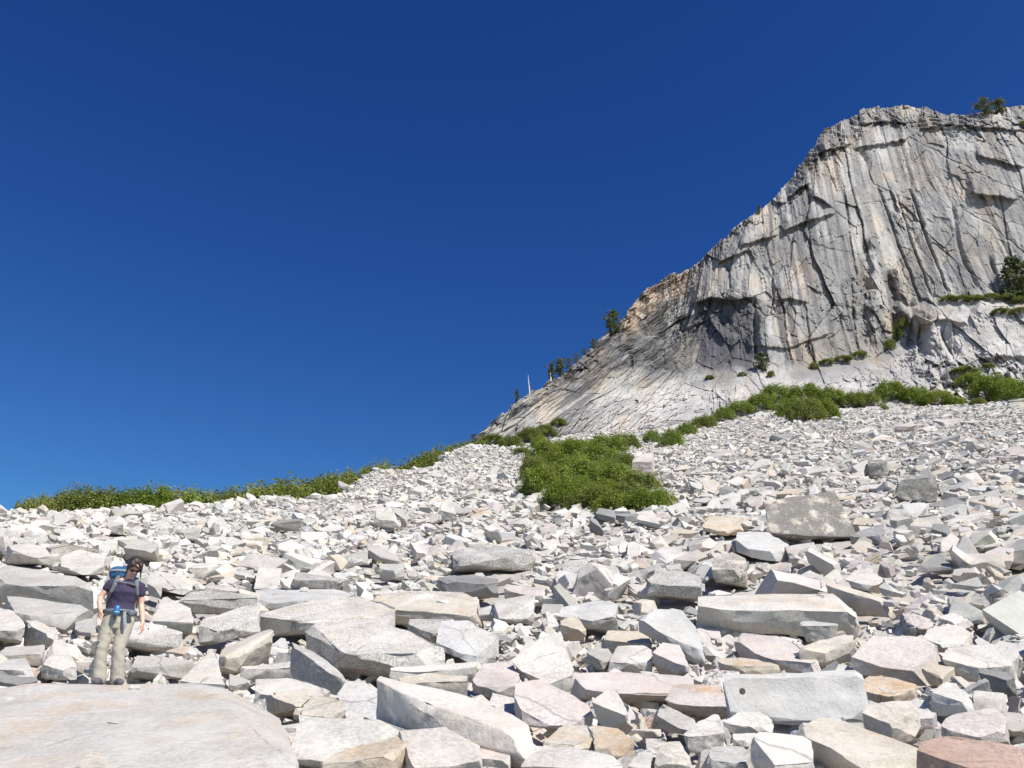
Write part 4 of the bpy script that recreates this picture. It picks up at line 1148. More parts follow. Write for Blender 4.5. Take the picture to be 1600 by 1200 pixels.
# labels of the loose ones
TONE_W = {'w': 'white', 'g': 'grey', 'd': 'dark grey', 'c': 'cream', 'p': 'pinkish', 't': 'tan', 'b': 'bluish pale'}
MARKS = [("the hiker", 190, 960, 60), ("the huge smooth slab", 300, 1120, 60), ("the long lichened slab pair", 470, 960, 60),
         ("the large tilted slab", 590, 1000, 50), ("the cream slab with lichened rim", 670, 940, 50), ("the long diagonal slab", 710, 1110, 50),
         ("the marked pale wedge", 805, 950, 40), ("the deep brown undercut boulder", 785, 870, 40), ("the big triangular slab", 850, 1035, 40),
         ("the tall blue-grey boulder", 1050, 985, 40), ("the long orange-edged slab", 1200, 950, 60), ("the holed block", 1240, 1085, 60),
         ("the big smooth right-hand boulder", 1400, 1025, 50), ("the red-brown corner boulder", 1520, 1180, 50), ("the very large dark-faced boulder", 1265, 805, 50),
         ("the black-speckled boulder", 1140, 890, 40), ("the willow thicket", 930, 750, 90), ("the dark streaked boulder", 1430, 762, 50),
         ("the dark pyramid stone", 1462, 880, 40), ("the hedge's left end", 80, 780, 50), ("the hedge on the crest", 330, 770, 60),
         ("the black undercut flat stone", 447, 820, 40), ("the upright grey slab", 622, 805, 40), ("the white upright slab", 698, 795, 40),
         ("the right edge of the scree", 1590, 930, 40), ("the left edge stones", 10, 860, 40)]
def describe(i):
    # short form: size, tone, shape, place
    c = TONE_W[str(code[ci[i]])]
    kind = TPL[Q['tpl'][i]][1]
    if lich[i] > .3: c = 'lichen-spotted ' + c
    elif rust[i] > .35: c = 'rust-stained ' + c
    s = Q['s'][i]
    sz = 'large' if s > 1.2 else ('medium' if s > .6 else 'small')
    best = min(MARKS, key=lambda m: math.hypot((px[i] - m[1]), (py[i] - m[2]) * 1.4) - m[3] * .5)
    ddx, ddy = px[i] - best[1], py[i] - best[2]
    v = '' if abs(ddy) < 14 else ('above' if ddy < 0 else 'below')
    h = '' if abs(ddx) < 25 else ('left of' if ddx < 0 else 'right of')
    if v and h: rel = {'above': 'up', 'below': 'down'}[v] + ' and ' + h
    else: rel = v or h or 'close by'
    far = 'just ' if math.hypot(ddx, ddy) < 80 else ''
    stand = ', standing on edge' if Q['tilt'][i] > 40 and RM[i][2, 2] < .75 else ''
    return f"{sz} {c} {kind}{' on edge' if stand else ''} {rel} {best[0]}"
names = {}
for i in ind:
    names.setdefault(describe(i), []).append(i)
ORD = ['leftmost', 'second from left', 'third from left', 'fourth from left', 'fifth from left', 'sixth from left', 'seventh from left', 'eighth from left', 'ninth from left']
final = {}
for lab, ids in names.items():
    if len(ids) == 1: final[ids[0]] = lab
    else:
        ids = sorted(ids, key=lambda k: px[k])
        for q, k in enumerate(ids): final[k] = lab + ', ' + ORD[min(q, 8)]
for i in ind:
    V, F = TPL_HI[Q['tpl'][i]]
    W = (V @ RM[i].T) * Q['s'][i]
    me = mesh_np("boulder", W, F, smooth=True)
    me.set_sharp_from_angle(angle=math.radians(24))
    flat_attr(me, "tint", tint[i]); flat_attr(me, "wear", (lich[i], rust[i], 0))
    nm = 'boulder' if Q['s'][i] > .6 else 'stone'
    o = link(nm, me, M_ROCK, loc=(Q['x'][i], Q['y'][i], Q['z'][i]))
    tag(o, final[i], nm, 'granite stones of the talus')
# ------------------------------------------------------------------ shrubs
def shrub_mesh(seed, nclump=80, nleaf=90, leaf=.058, flat=.85, warm=.12):
    r = np.random.default_rng(seed)
    th = r.uniform(0, 2 * np.pi, nclump); cz = r.random(nclump) ** .7
    rr = np.sqrt(1 - (cz * .96) ** 2) * r.uniform(.62, 1.0, nclump)
    C = np.stack([np.cos(th) * rr, np.sin(th) * rr, cz * flat * r.uniform(.7, 1.05, nclump)], 1)
    cr = r.uniform(.16, .30, nclump)
    N = nclump * nleaf
    d = r.normal(0, 1, (N, 3)); d /= np.linalg.norm(d, axis=1)[:, None]
    ci_ = np.repeat(np.arange(nclump), nleaf)
    P = C[ci_] + d * (cr[ci_] * r.random(N) ** .4)[:, None] * np.array([1, 1, 1.15])
    # a few sprigs sticking up
    sp = r.random(N) < .05
    P[sp, 2] += r.random(sp.sum()) * .05
    P[:, 2] = np.maximum(P[:, 2], r.uniform(-.12, .05, N))
    up = d * .55 + np.array([.15, -.2, .8]) + r.normal(0, .42, (N, 3))
    up /= np.linalg.norm(up, axis=1)[:, None]
    a = np.cross(up, r.normal(0, 1, (N, 3))); a /= np.linalg.norm(a, axis=1)[:, None]
    b = np.cross(up, a)
    L = leaf * r.uniform(.7, 1.4, N)[:, None]; Wd = L * .42
    q = np.stack([P - a * L * .5, P + b * Wd, P + a * L * .6, P - b * Wd], 1)
    V = q.reshape(-1, 3); F = np.arange(N * 4).reshape(-1, 4)
    t = np.clip(r.normal(warm, .14, nclump), 0, 1)[ci_] * r.uniform(.5, 1.5, N)
    t = np.where(r.random(N) < .02, .8, t)
    t = np.clip(np.repeat(t, 4), 0, 1)
    me = mesh_np("foliage", V, F, {"tint": np.stack([t, t, t], 1)})
    return me

def twig_mesh(seed, n=26):
    r = random.Random(seed)
    V, F = [], []
    for _ in range(n):
        a = r.uniform(0, 6.28); l = r.uniform(.4, .75); s = r.uniform(.3, .8)
        p0 = Vector((r.uniform(-.1, .1), r.uniform(-.1, .1), -.15)); p1 = Vector((math.cos(a) * s, math.sin(a) * s, l * .85))
        for p, w in ((p0, .016), (p1, .005)):
            for k in range(3):
                V.append((p.x + w * math.cos(k * 2.1), p.y + w * math.sin(k * 2.1), p.z))
        o_ = len(V) - 6
        for k in range(3):
            F.append((o_ + k, o_ + (k + 1) % 3, o_ + 3 + (k + 1) % 3, o_ + 3 + k))
    return mesh_np("twigs", V, F)

SHR = [(shrub_mesh(200 + i), twig_mesh(300 + i)) for i in range(5)]
SHRD = [(shrub_mesh(220 + i, 110, 75, .060, .85, .16), twig_mesh(320 + i)) for i in range(3)]
for a_, b_ in SHR: a_.materials.append(M_LEAF); b_.materials.append(M_TWIG)
for a_, b_ in SHRD: a_.materials.append(M_LEAFD); b_.materials.append(M_TWIG)
_sr = random.Random(77)
_labels = {}
def shrub(pos, w, h, label, group, dull=False, seed=None):
    lib = SHRD if dull else SHR
    me, tw = lib[_sr.randrange(len(lib))]
    root = empty('shrub', pos, _sr.uniform(0, 6.28))
    root.scale = (w, w * _sr.uniform(.8, 1.1), h)
    k = _labels.get(label, 0); _labels[label] = k + 1
    tag(root, label, 'shrub', group)
    link('foliage', me, parent=root); link('twigs', tw, parent=root)
    return root
def on_ground(px_, py_): return hit_ground(px_, py_)[0]

# central thicket
_th = []
for (x, y, wp, hp_) in [(845, 775, 42, 44), (880, 792, 44, 40), (925, 796, 46, 40), (968, 800, 46, 42), (1010, 797, 42, 42), (1035, 790, 26, 34),
                        (835, 748, 32, 40), (870, 758, 46, 42), (915, 760, 46, 42), (960, 765, 46, 40), (1000, 768, 38, 38),
                        (850, 726, 34, 34), (890, 730, 44, 36), (935, 732, 44, 36), (975, 738, 30, 34),
                        (868, 712, 30, 26), (905, 710, 40, 28), (950, 708, 40, 30), (978, 702, 24, 26), (842, 700, 18, 20), (898, 742, 40, 30), (945, 748, 40, 30), (985, 782, 40, 30), (900, 776, 40, 34), (948, 782, 40, 34)]:
    p = on_ground(x, y); d = p.length
    _th.append((x, y, p, wp / FPX * d * 1.05, hp_ / FPX * d))
def _rc(x, y):
    return ('front' if y > 785 else ('second' if y > 752 else ('third' if y > 720 else 'top')), 'left edge' if x < 860 else ('centre left' if x < 910 else ('centre' if x < 955 else ('centre right' if x < 995 else 'right edge'))))
_first = {}
for q, t_ in enumerate(_th):
    k_ = _rc(t_[0], t_[1])
    if k_ not in _first or _th[_first[k_]][1] < t_[1]: _first[k_] = q
_first = set(_first.values())
for q, (x, y, p, w, h) in enumerate(_th):
    row = 'front' if y > 785 else ('second' if y > 752 else ('third' if y > 720 else 'top'))
    colm = 'left edge' if x < 860 else ('centre left' if x < 910 else ('centre' if x < 955 else ('centre right' if x < 995 else 'right edge')))
    shrub(p + Vector((0, 0, -.15)), w * .95, h * _sr.uniform(.9, 1.3), f"bright green willow shrub in the {row} row of the thicket, {colm}" + ("" if q in _first else ", the rear one"), 'willow shrubs of the central thicket', dull=(q % 4 == 2))
# ridge hedge on the left crest
_hedge = [(48, 782, 12, 14), (72, 784, 24, 22), (105, 786, 26, 26), (140, 786, 30, 34), (172, 787, 26, 30), (205, 790, 28, 36), (240, 794, 34, 44), (275, 790, 36, 42), (308, 788, 26, 38),
          (340, 786, 28, 34), (372, 784, 28, 38), (405, 780, 28, 38), (438, 774, 28, 32), (468, 768, 28, 32), (500, 762, 28, 32), (530, 755, 26, 30), (560, 748, 26, 28), (590, 740, 26, 26), (618, 734, 24, 22), (645, 727, 22, 18), (670, 718, 20, 19), (695, 709, 20, 21), (718, 701, 20, 22), (742, 695, 20, 21)]
for q, (x, y, wp, hp_) in enumerate(_hedge):
    dx, dy, dz = [float(v) for v in ray(x, y)]; h_ = math.hypot(dx, dy)
    az = math.degrees(math.atan2(dx, dy))
    R_ = float(crest_r(az)) + 1.0
    X_, Y_ = R_ * dx / h_, R_ * dy / h_
    g = float(ground_z(X_, Y_)[0])
    p = Vector((X_, Y_, g - .2)); d = p.length
    _, pyg, _ = project(X_, Y_, g)
    hh = max(.55, (float(pyg) - (y - hp_ - 0)) / FPX * d * .86)
    lab = ["first shrub", "second shrub", "third shrub", "fourth shrub", "fifth shrub", "sixth shrub", "brightest green shrub, seventh", "eighth shrub", "ninth shrub", "tenth shrub", "eleventh shrub", "twelfth shrub", "thirteenth shrub",
           "fourteenth shrub", "fifteenth shrub", "sixteenth shrub", "seventeenth shrub", "eighteenth shrub", "nineteenth shrub", "twentieth shrub", "twenty-first shrub", "twenty-second shrub", "twenty-third shrub", "last shrub"][q]
    shrub(p, max(wp / FPX * d * 1.15, hh * (.85 if q > 2 else .5)), hh, f"{lab} from the left in the hedge along the crest skyline", 'shrubs along the left crest', dull=(q not in (5, 6, 7)))
    # a second row behind keeps the hedge closed when seen from the side
# clumps at the foot of the dome
_foot = [(770, 692, 22, 16, 1, "dull green shrub where the crest hedge meets the dome"), (800, 700, 24, 22, 1, "round olive shrub left of the thicket's tip"),
         (828, 690, 26, 26, 1, "olive shrub in the gully above the thicket"), (850, 680, 22, 18, 1, "low shrub climbing the gully beside the slab"), (872, 664, 18, 12, 1, "topmost brownish shrub of the gully"),
         (815, 710, 20, 14, 1, "low reddish-green shrub below the gully"), (853, 704, 18, 18, 0, "small dark green shrub between gully and thicket"),
         (968, 700, 26, 18, 0, "light shrub crowning the thicket below the pale apron"),
         (1018, 692, 22, 24, 0, "left shrub of the pair standing alone on the scree"), (1050, 698, 28, 32, 0, "right shrub of the pair standing alone on the scree"),
         (1072, 680, 24, 22, 0, "shrub behind the lone pair, up the slope"), (1100, 670, 26, 24, 1, "olive shrub at the start of the rising band"), (1130, 656, 26, 22, 0, "shrub with white rocks above it in the rising band"),
         (1158, 648, 26, 24, 0, "dark shrub halfway up the rising band"), (1188, 640, 28, 28, 0, "dense shrub at the top of the rising band"), (1212, 628, 28, 28, 0, "tall shrub left of the big hanging clump"),
         (1238, 650, 30, 32, 0, "left side of the big hanging clump, green"), (1262, 658, 34, 36, 1, "front of the big hanging clump, orange tinted"), (1288, 656, 28, 34, 0, "right side of the big hanging clump"),
         (1255, 628, 34, 28, 0, "rear shrub of the big hanging clump"), (1298, 628, 26, 24, 0, "shrub right behind the hanging clump"), (1330, 634, 26, 22, 1, "small olive shrub right of the hanging clump"),
         (1358, 634, 24, 22, 1, "brownish shrub before the bright pair"), (1392, 626, 30, 30, 0, "bright green shrub beside flat white rocks"), (1425, 630, 30, 28, 0, "bright shrub leaning on its left neighbour"),
         (1462, 632, 30, 20, 0, "low spreading shrub below the white slabs"), (1488, 634, 20, 14, 0, "small shrub ending the middle band"), (1515, 606, 28, 22, 0, "left shrub of the right-hand band"),
         (1545, 622, 34, 34, 0, "broad shrub in the right-hand band"), (1575, 628, 30, 34, 0, "tall shrub in the right-hand band"), (1605, 628, 30, 34, 0, "shrub cut by the right edge of the band"),
         (1528, 634, 16, 12, 1, "little yellow-green shrub on the scree edge"), (1382, 641, 8, 10, 0, "tiny lone sprig shrub on the scree"), (1640, 628, 30, 34, 0, "shrub just beyond the right edge")]
def place(x, y):
    c = hit_cliff(x, y)
    dx, dy, dz = [float(v) for v in ray(x, y)]
    h = math.hypot(dx, dy); rs = np.exp(np.linspace(math.log(20), math.log(175), 500))
    k = np.nonzero(ground_z(rs * dx / h, rs * dy / h) > rs * dz / h)[0]
    if len(k) and rs[k[0]] < math.hypot(c.x, c.y):
        r = rs[k[0]]; return Vector((r * dx / h, r * dy / h, r * dz / h))
    return c
for (x, y, wp, hp_, dl, lab) in _foot:
    p = place(x, y)
    d = p.length
    shrub(p + Vector((0, 0, -.25)), wp / FPX * d * .95, hp_ / FPX * d * 1.05, lab, 'shrubs at the foot of the dome', dull=bool(dl))
# small ones on ledges of the wall
_ledge = [(1480, 468, 14, 5, "grass-like shrub at the left end of the high ledge"), (1500, 470, 16, 6, "low green mat on the high ledge, second clump"), (1522, 470, 16, 6, "low green mat in the middle of the high ledge"),
          (1546, 468, 16, 7, "low green clump left of the ledge pine"), (1570, 470, 16, 8, "green clump under the ledge pine"), (1595, 474, 16, 8, "green clump right of the ledge pine"),
          (1400, 530, 14, 18, "shrub in the corner below the dark cleft"), (1412, 512, 12, 14, "shrub higher in the same corner"), (1390, 545, 12, 14, "shrub at the corner's foot"),
          (1560, 490, 18, 5, "thin green strip below the high ledge, left"), (1590, 488, 16, 5, "thin green strip below the high ledge, right"),
          (1290, 568, 14, 5, "low mat at the wall foot, left"), (1315, 564, 18, 6, "low mat at the wall foot, middle"), (1342, 556, 14, 6, "low mat at the wall foot, right"),
          (1205, 588, 8, 8, "round dark bush at the wall foot"), (1272, 576, 8, 9, "dark bush below the black streaks"), (1500, 586, 26, 7, "green strip on the apron above the right band"),
          (1108, 592, 9, 5, "tiny bush beneath the alcove"), (1160, 586, 9, 4, "tiny bush right of the alcove foot"), (1598, 196, 8, 5, "small green clump near the dome's top right"), (1540, 574, 14, 4, "low green streak above the apron")]
for (x, y, wp, hp_, lab) in _ledge:
    p = hit_cliff(x, y); d = p.length
    shrub(p + Vector((0, -.3, -.2)), wp / FPX * d * .9, hp_ / FPX * d * 1.2, lab, 'shrubs on the ledges of the dome', dull=True)

# ------------------------------------------------------------------ conifers
def trunk_mesh(h, r0, lean=.03, seed=0, branches=0):
    rnd = random.Random(seed)
    V, F = [], []
    def tube(pts, rads, k=6):
        base = len(V)
        for p, r_ in zip(pts, rads):
            for j in range(k):
                a = 2 * math.pi * j / k
                V.append((p[0] + r_ * math.cos(a), p[1] + r_ * math.sin(a), p[2]))
        for i in range(len(pts) - 1):
            for j in range(k):
                F.append((base + i * k + j, base + i * k + (j + 1) % k, base + (i + 1) * k + (j + 1) % k, base + (i + 1) * k + j))
    zs = [-.4, .25 * h, .5 * h, .75 * h, h]
    tube([(lean * z + .04 * rnd.uniform(-1, 1), .04 * rnd.uniform(-1, 1), z) for z in zs], [r0, r0 * .85, r0 * .6, r0 * .4, r0 * .12])
    for _ in range(branches):
        z = rnd.uniform(.2, .92) * h; a = rnd.uniform(0, 6.28); l = rnd.uniform(.12, .3) * h * (1.1 - z / h)
        tube([(lean * z, 0, z), (lean * z + math.cos(a) * l, math.sin(a) * l, z + .1 * l)], [r0 * .25, r0 * .05], 4)
    return mesh_np("trunk", V, F, smooth=True)

def conifer_crown(h, w, seed, dens=900, low=.12, shape='spire', onesided=0.0):
    r = np.random.default_rng(seed)
    nb = 46
    V, F, T = [], [], []
    P, D = [], []
    for b in range(nb):
        f = low + (1 - low) * (b + r.random()) / nb
        a = r.uniform(0, 2 * np.pi)
        if shape == 'spire': l = w * (1.03 - f) ** .8 * r.uniform(.6, 1.15)
        else: l = w * (math.sin(math.pi * min(1, (f - low) / (1 - low) * .85 + .12)) ** .7) * r.uniform(.55, 1.15)
        l *= 1 + onesided * math.cos(a)
        m = int(dens / nb)
        s = r.random(m) ** .7
        q = np.stack([np.cos(a) * l * s, np.sin(a) * l * s, f * h + l * s * r.uniform(-.15, .25) + 0 * s], 1)
        q += r.normal(0, .09 * w + .03, (m, 3)) * np.array([1, 1, .55])
        P.append(q)
    P = np.concatenate(P); N = len(P)
    d = r.normal(0, 1, (N, 3)); d /= np.linalg.norm(d, axis=1)[:, None]
    a = np.cross(d, r.normal(0, 1, (N, 3))); a /= np.linalg.norm(a, axis=1)[:, None]
    L = .045 * h * r.uniform(.6, 1.4, N)[:, None]
    q = np.stack([P - d * L, P + a * L * .55, P + d * L, P - a * L * .55], 1)
    t = np.repeat(np.clip(r.normal(.15, .15, N), 0, 1), 4)
    me = mesh_np("crown", q.reshape(-1, 3), np.arange(N * 4).reshape(-1, 4), {"tint": np.stack([t, t, t], 1)})
    me.materials.append(M_NEEDLE)
    return me

def tree(px_, py_, hpx, wpx, label, name='pine_tree', shape='spire', lean=.0, seed=1, snag=False, onesided=0.0, group=None, low=.12, back=0.0):
    p = hit_cliff(px_, py_); p = p + Vector((p.x, p.y, 0)).normalized() * back
    d = p.length
    h = hpx / FPX * d * 1.08; w = wpx / 1.6 / FPX * d
    root = empty(name, p)
    tag(root, label, 'dead tree' if snag else 'tree', group)
    link('trunk', trunk_mesh(h, max(.022 * h, .05) if not snag else .16, lean, seed, 7 if snag else 10), M_SNAG if snag else M_BARK, root)
    if not snag:
        c = link('crown', conifer_crown(h, w, seed, 1300 if hpx > 20 else 700, low, shape, onesided), None, root)
    return root
G = 'conifers on the dome'
tree(958, 520, 36, 26, "tallest pine leaning left on the left skyline of the dome", lean=-.12, seed=3, group=G, shape='round', low=.05)
tree(1003, 470, 12, 10, "small pine beside the orange scar on the skyline", seed=4, group=G)
tree(928, 546, 17, 14, "small bushy pine below the tallest skyline pine", seed=5, group=G, shape='round')
tree(902, 562, 13, 18, "low dull pine between two skyline pines", seed=6, group=G, shape='round', low=.0)
tree(914, 554, 10, 10, "tiny pale pine just above the low dull one", seed=16, group=G, shape='round')
tree(874, 582, 29, 26, "ragged flat-topped pine on the lower skyline", seed=7, group=G, shape='round', onesided=-.5)
tree(889, 571, 17, 16, "pine touching the ragged flat-topped one", seed=17, group=G, shape='round')
tree(862, 594, 26, 11, "slim green spire beside a short dead trunk", seed=8, group=G)
tree(808, 628, 20, 9, "lone small spruce left of the tall dead trunk", seed=9, group=G)
tree(741, 692, 14, 12, "dark stunted pine at the very foot of the skyline", seed=10, group=G, shape='round')
tree(755, 684, 8, 9, "tiny dark pine next to the stunted one", seed=20, group=G, shape='round', low=.0)
tree(827, 614, 32, 3, "tall bleached bare trunk on the skyline", 'dead_tree', snag=True, lean=-.06, seed=11, group=G)
tree(861, 578, 12, 3, "short bleached trunk behind the slim spire", 'dead_tree', snag=True, lean=-.04, seed=12, group=G)
tree(1597, 474, 66, 34, "big leaning pine on the high ledge at the right edge", shape='round', lean=-.22, seed=13, group=G, low=.08)
tree(1192, 580, 28, 20, "dark leaning pine at the foot of the wall", shape='round', lean=-.25, seed=14, group=G, low=.05)
tree(1187, 333, 12, 8, "thin tree high on the steep skyline", seed=15, group=G)
tree(1540, 180, 24, 26, "left tree of the pair on the summit skyline", seed=18, group=G, shape='round')
tree(1564, 178, 22, 18, "right tree of the pair on the summit skyline", seed=19, group=G, shape='round')
tree(1524, 180, 8, 12, "low shrub-like pine left of the summit pair", seed=21, group=G, shape='round', low=.0, back=2)
tree(984, 506, 8, 6, "very small pine on the orange slope edge", seed=22, group=G)
# ------------------------------------------------------------------ the hiker
class Soup:
    """closed solids gathered in one mesh, then fused into a single continuous skin"""
    def __init__(s): s.V, s.F = [], []
    def rings(s, rows, k=20):
        """rows: (centre, axis_x, axis_y, rx, ry)"""
        base = len(s.V)
        for c, ax, ay, rx, ry in rows:
            for j in range(k):
                a = 2 * math.pi * j / k
                s.V.append(tuple(Vector(c) + Vector(ax) * (rx * math.cos(a)) + Vector(ay) * (ry * math.sin(a))))
        n = len(rows)
        for i in range(n - 1):
            for j in range(k):
                s.F.append((base + i * k + j, base + i * k + (j + 1) % k, base + (i + 1) * k + (j + 1) % k, base + (i + 1) * k + j))
        for row, rev in ((0, True), (n - 1, False)):
            c = len(s.V); s.V.append(tuple(rows[row][0]))
            for j in range(k):
                a, b = base + row * k + j, base + row * k + (j + 1) % k
                s.F.append((c, b, a) if rev else (c, a, b))
    def horiz(s, rows, k=24):
        s.rings([((cx, cy, z), (1, 0, 0), (0, 1, 0), rx, ry) for z, cx, cy, rx, ry in rows], k)
    def limb(s, pts, rad, flat=1.0, k=14, side=Vector((1, 0, 0))):
        pts = [Vector(p) for p in pts]
        rows = []
        # rounded ends
        d0 = (pts[0] - pts[1]).normalized(); d1 = (pts[-1] - pts[-2]).normalized()
        P = [pts[0] + d0 * rad[0] * .75, pts[0] + d0 * rad[0] * .4] + pts + [pts[-1] + d1 * rad[-1] * .4, pts[-1] + d1 * rad[-1] * .75]
        R = [rad[0] * .45, rad[0] * .85] + list(rad) + [rad[-1] * .85, rad[-1] * .45]
        for i, (p, r) in enumerate(zip(P, R)):
            t = (P[min(i + 1, len(P) - 1)] - P[max(i - 1, 0)]).normalized()
            ax = (side - t * side.dot(t)).normalized(); ay = t.cross(ax)
            rows.append((p, ax, ay, r, r * flat))
        s.rings(rows, k)
    def ball(s, c, r, M=None, k=16):
        rows = []
        M = M or Matrix.Identity(3)
        for i in range(1, 12):
            a = math.pi * i / 12
            rows.append((Vector(c) + M @ Vector((0, 0, -math.cos(a) * r[2])), M @ Vector((1, 0, 0)), M @ Vector((0, 1, 0)), r[0] * math.sin(a), r[1] * math.sin(a)))
        s.rings(rows, k)
    def fuse(s, name, voxel, smooth_it=4, fold=0.0):
        me = bpy.data.meshes.new(name); me.from_pydata(s.V, [], s.F); me.update()
        o = bpy.data.objects.new(name + "_tmp", me); COL.objects.link(o)
        m = o.modifiers.new("r", 'REMESH'); m.mode = 'VOXEL'; m.voxel_size = voxel; m.use_smooth_shade = True
        m2 = o.modifiers.new("s", 'SMOOTH'); m2.iterations = smooth_it; m2.factor = .5
        dg = bpy.context.evaluated_depsgraph_get()
        out = bpy.data.meshes.new_from_object(o.evaluated_get(dg))
        out.name = name
        bpy.data.objects.remove(o, do_unlink=True); bpy.data.meshes.remove(me)
        if fold:
            out.update()
            nrm = [v.normal.copy() for v in out.vertices]
            for v, nn in zip(out.vertices, nrm):
                q = Vector((v.co.x * 9, v.co.y * 9, v.co.z * 13 + v.co.x * 5))
                v.co += nn * (mnoise.noise(q) * fold + mnoise.noise(q * 2.1) * fold * .5)
        out.polygons.foreach_set("use_smooth", [True] * len(out.polygons))
        return out
    def plain(s, name):
        me = bpy.data.meshes.new(name); me.from_pydata(s.V, [], s.F); me.update()
        me.polygons.foreach_set("use_smooth", [True] * len(me.polygons))
        return me

M_SKIN = simple("skin", (.66, .40, .30), .55, .1, 60, .08, 9)
M_SHIRT = simple("tshirt_cloth", (.048, .036, .078), .9, .4, 160, .12, 12)
M_PANTS = simple("trouser_cloth", (.400, .370, .305), .9, .4, 140, .07, 7)
M_HAIR = simple("hair", (.030, .018, .013), .5, .5, 90, .4, 30)
M_LENS = simple("dark_lens", (.03, .008, .008), .08)
M_BOOT = simple("boot_leather", (.10, .095, .11), .8, .3, 60)
M_PBLUE = simple("pack_blue", (.025, .105, .230), .7, .3, 90, .2, 14)
M_PGREY = simple("pack_grey", (.135, .150, .170), .8, .3, 120, .15, 18)
M_WEB = simple("webbing", (.26, .29, .32), .8, .3, 200)
M_CUP = simple("blue_bottle", (.035, .150, .360), .35)
M_CUPB = simple("pale_blue_band", (.16, .42, .62), .4)
M_LIP = simple("lips", (.50, .18, .15), .5)

feet = upt(167, 1073, 11.1)
hiker = empty('person', feet, math.atan2(-feet.x, feet.y) * .9)
tag(hiker, "hiker in purple-navy t-shirt, khaki trousers and sunglasses looking down at her feet", 'person')

TORSO = [(.72, .0, .01, .165, .115), (.80, .0, .01, .168, .118), (.88, .005, .0, .150, .105), (.96, .01, -.005, .132, .098), (1.03, .015, -.015, .138, .108),
         (1.09, .015, -.025, .150, .122), (1.15, .015, -.02, .155, .112), (1.21, .018, -.005, .158, .092), (1.25, .022, .0, .125, .075), (1.28, .028, -.01, .07, .058)]
SH_L, EL_L, WR_L = (-.150, .0, 1.205), (-.245, .02, 1.03), (-.222, -.07, .875)
SH_R, EL_R, WR_R = (.178, .0, 1.195), (.222, .035, .985), (.278, -.03, .745)
NECK = [(.028, -.005, 1.24), (.045, -.035, 1.31)]
HC = Vector((.078, -.105, 1.400))
HM = (Matrix.Rotation(math.radians(14), 3, 'Z') @ Matrix.Rotation(math.radians(46), 3, 'X') @ Matrix.Rotation(math.radians(6), 3, 'Y'))
def hp(x, y, z): return HC + HM @ Vector((x, y, z))

b = Soup()
b.horiz(TORSO)
b.limb(NECK + [tuple(hp(0, .01, -.04))], [.052, .047, .045])
b.ball(hp(0, .012, .022), (.072, .088, .088), HM)
b.ball(hp(0, -.012, -.030), (.060, .068, .078), HM)          # jaw and cheeks
b.ball(hp(0, -.052, -.085), (.026, .022, .022), HM)          # chin
b.limb([hp(0, -.080, .012), hp(0, -.094, -.022)], [.009, .014], k=10)   # nose
b.ball(hp(0, -.078, .030), (.045, .014, .012), HM)           # brow
for sx in (-1, 1):
    b.ball(hp(sx * .073, .012, -.005), (.010, .018, .030), HM)
b.limb([SH_L, ((SH_L[0] + EL_L[0]) / 2, .012, 1.125), EL_L, (-.243, -.02, .96), WR_L], [.050, .042, .036, .036, .025])
b.limb([SH_R, (.202, .02, 1.09), EL_R, (.248, .01, .88), WR_R], [.050, .041, .035, .035, .024])
def hand(o, wr, d, side, curl, inward):
    """palm, four unequal bent fingers and a thumb; d: pointing direction, side: across the palm, inward: where fingers curl"""
    wr = Vector(wr); d = Vector(d).normalized(); side = Vector(side).normalized(); inward = Vector(inward).normalized()
    for q, (off, L, r_) in enumerate(((-.030, .072, .0095), (-.010, .080, .0100), (.010, .075, .0095), (.029, .058, .0082))):
        k0 = wr + side * off * .5; k1 = wr + d * .078 + side * off
        o.limb([k0, wr + d * .04 + side * off * .85, k1], [.014, .015, .0125], k=8)
        a = k1; dirn = d.copy()
        pts = [k1]
        for seg in (.42, .32, .26):
            ang = curl * (.7 + .15 * q)
            dirn = (dirn * math.cos(ang) + inward * math.sin(ang)).normalized()
            inw2 = (inward * math.cos(ang) - d * math.sin(ang) * .5)
            a = a + dirn * L * seg; pts.append(a.copy())
        o.limb(pts, [r_, r_ * .95, r_ * .88, r_ * .75], k=8)
    t0 = wr + d * .018 - side * .022
    t1 = wr + d * .048 - side * .050 + inward * .012
    t2 = wr + d * .078 - side * .050 + inward * .030
    o.limb([t0, t1, t2], [.015, .0115, .009], k=8)
hand(b, WR_L, (.03, -.10, -1), (-.35, .9, .0), .75, (.75, -.35, -.2))
hand(b, WR_R, (.06, -.12, -1), (.35, .9, .0), .38, (-.7, -.5, -.1))
HIP_L, KN_L, AN_L = (-.088, .0, .76), (-.135, -.03, .42), (-.095, .03, .05)
HIP_R, KN_R, AN_R = (.088, .0, .76), (.055, -.07, .42), (.100, .02, .05)
b.limb([HIP_L, ((HIP_L[0] + KN_L[0]) / 2, -.01, .6), KN_L, (-.12, .01, .25), AN_L], [.085, .075, .055, .05, .038])
b.limb([HIP_R, ((HIP_R[0] + KN_R[0]) / 2, -.03, .6), KN_R, (.08, -.02, .25), AN_R], [.085, .075, .055, .05, .038])
body = link('body', b.fuse('body', .0075, 3), M_SKIN, hiker)

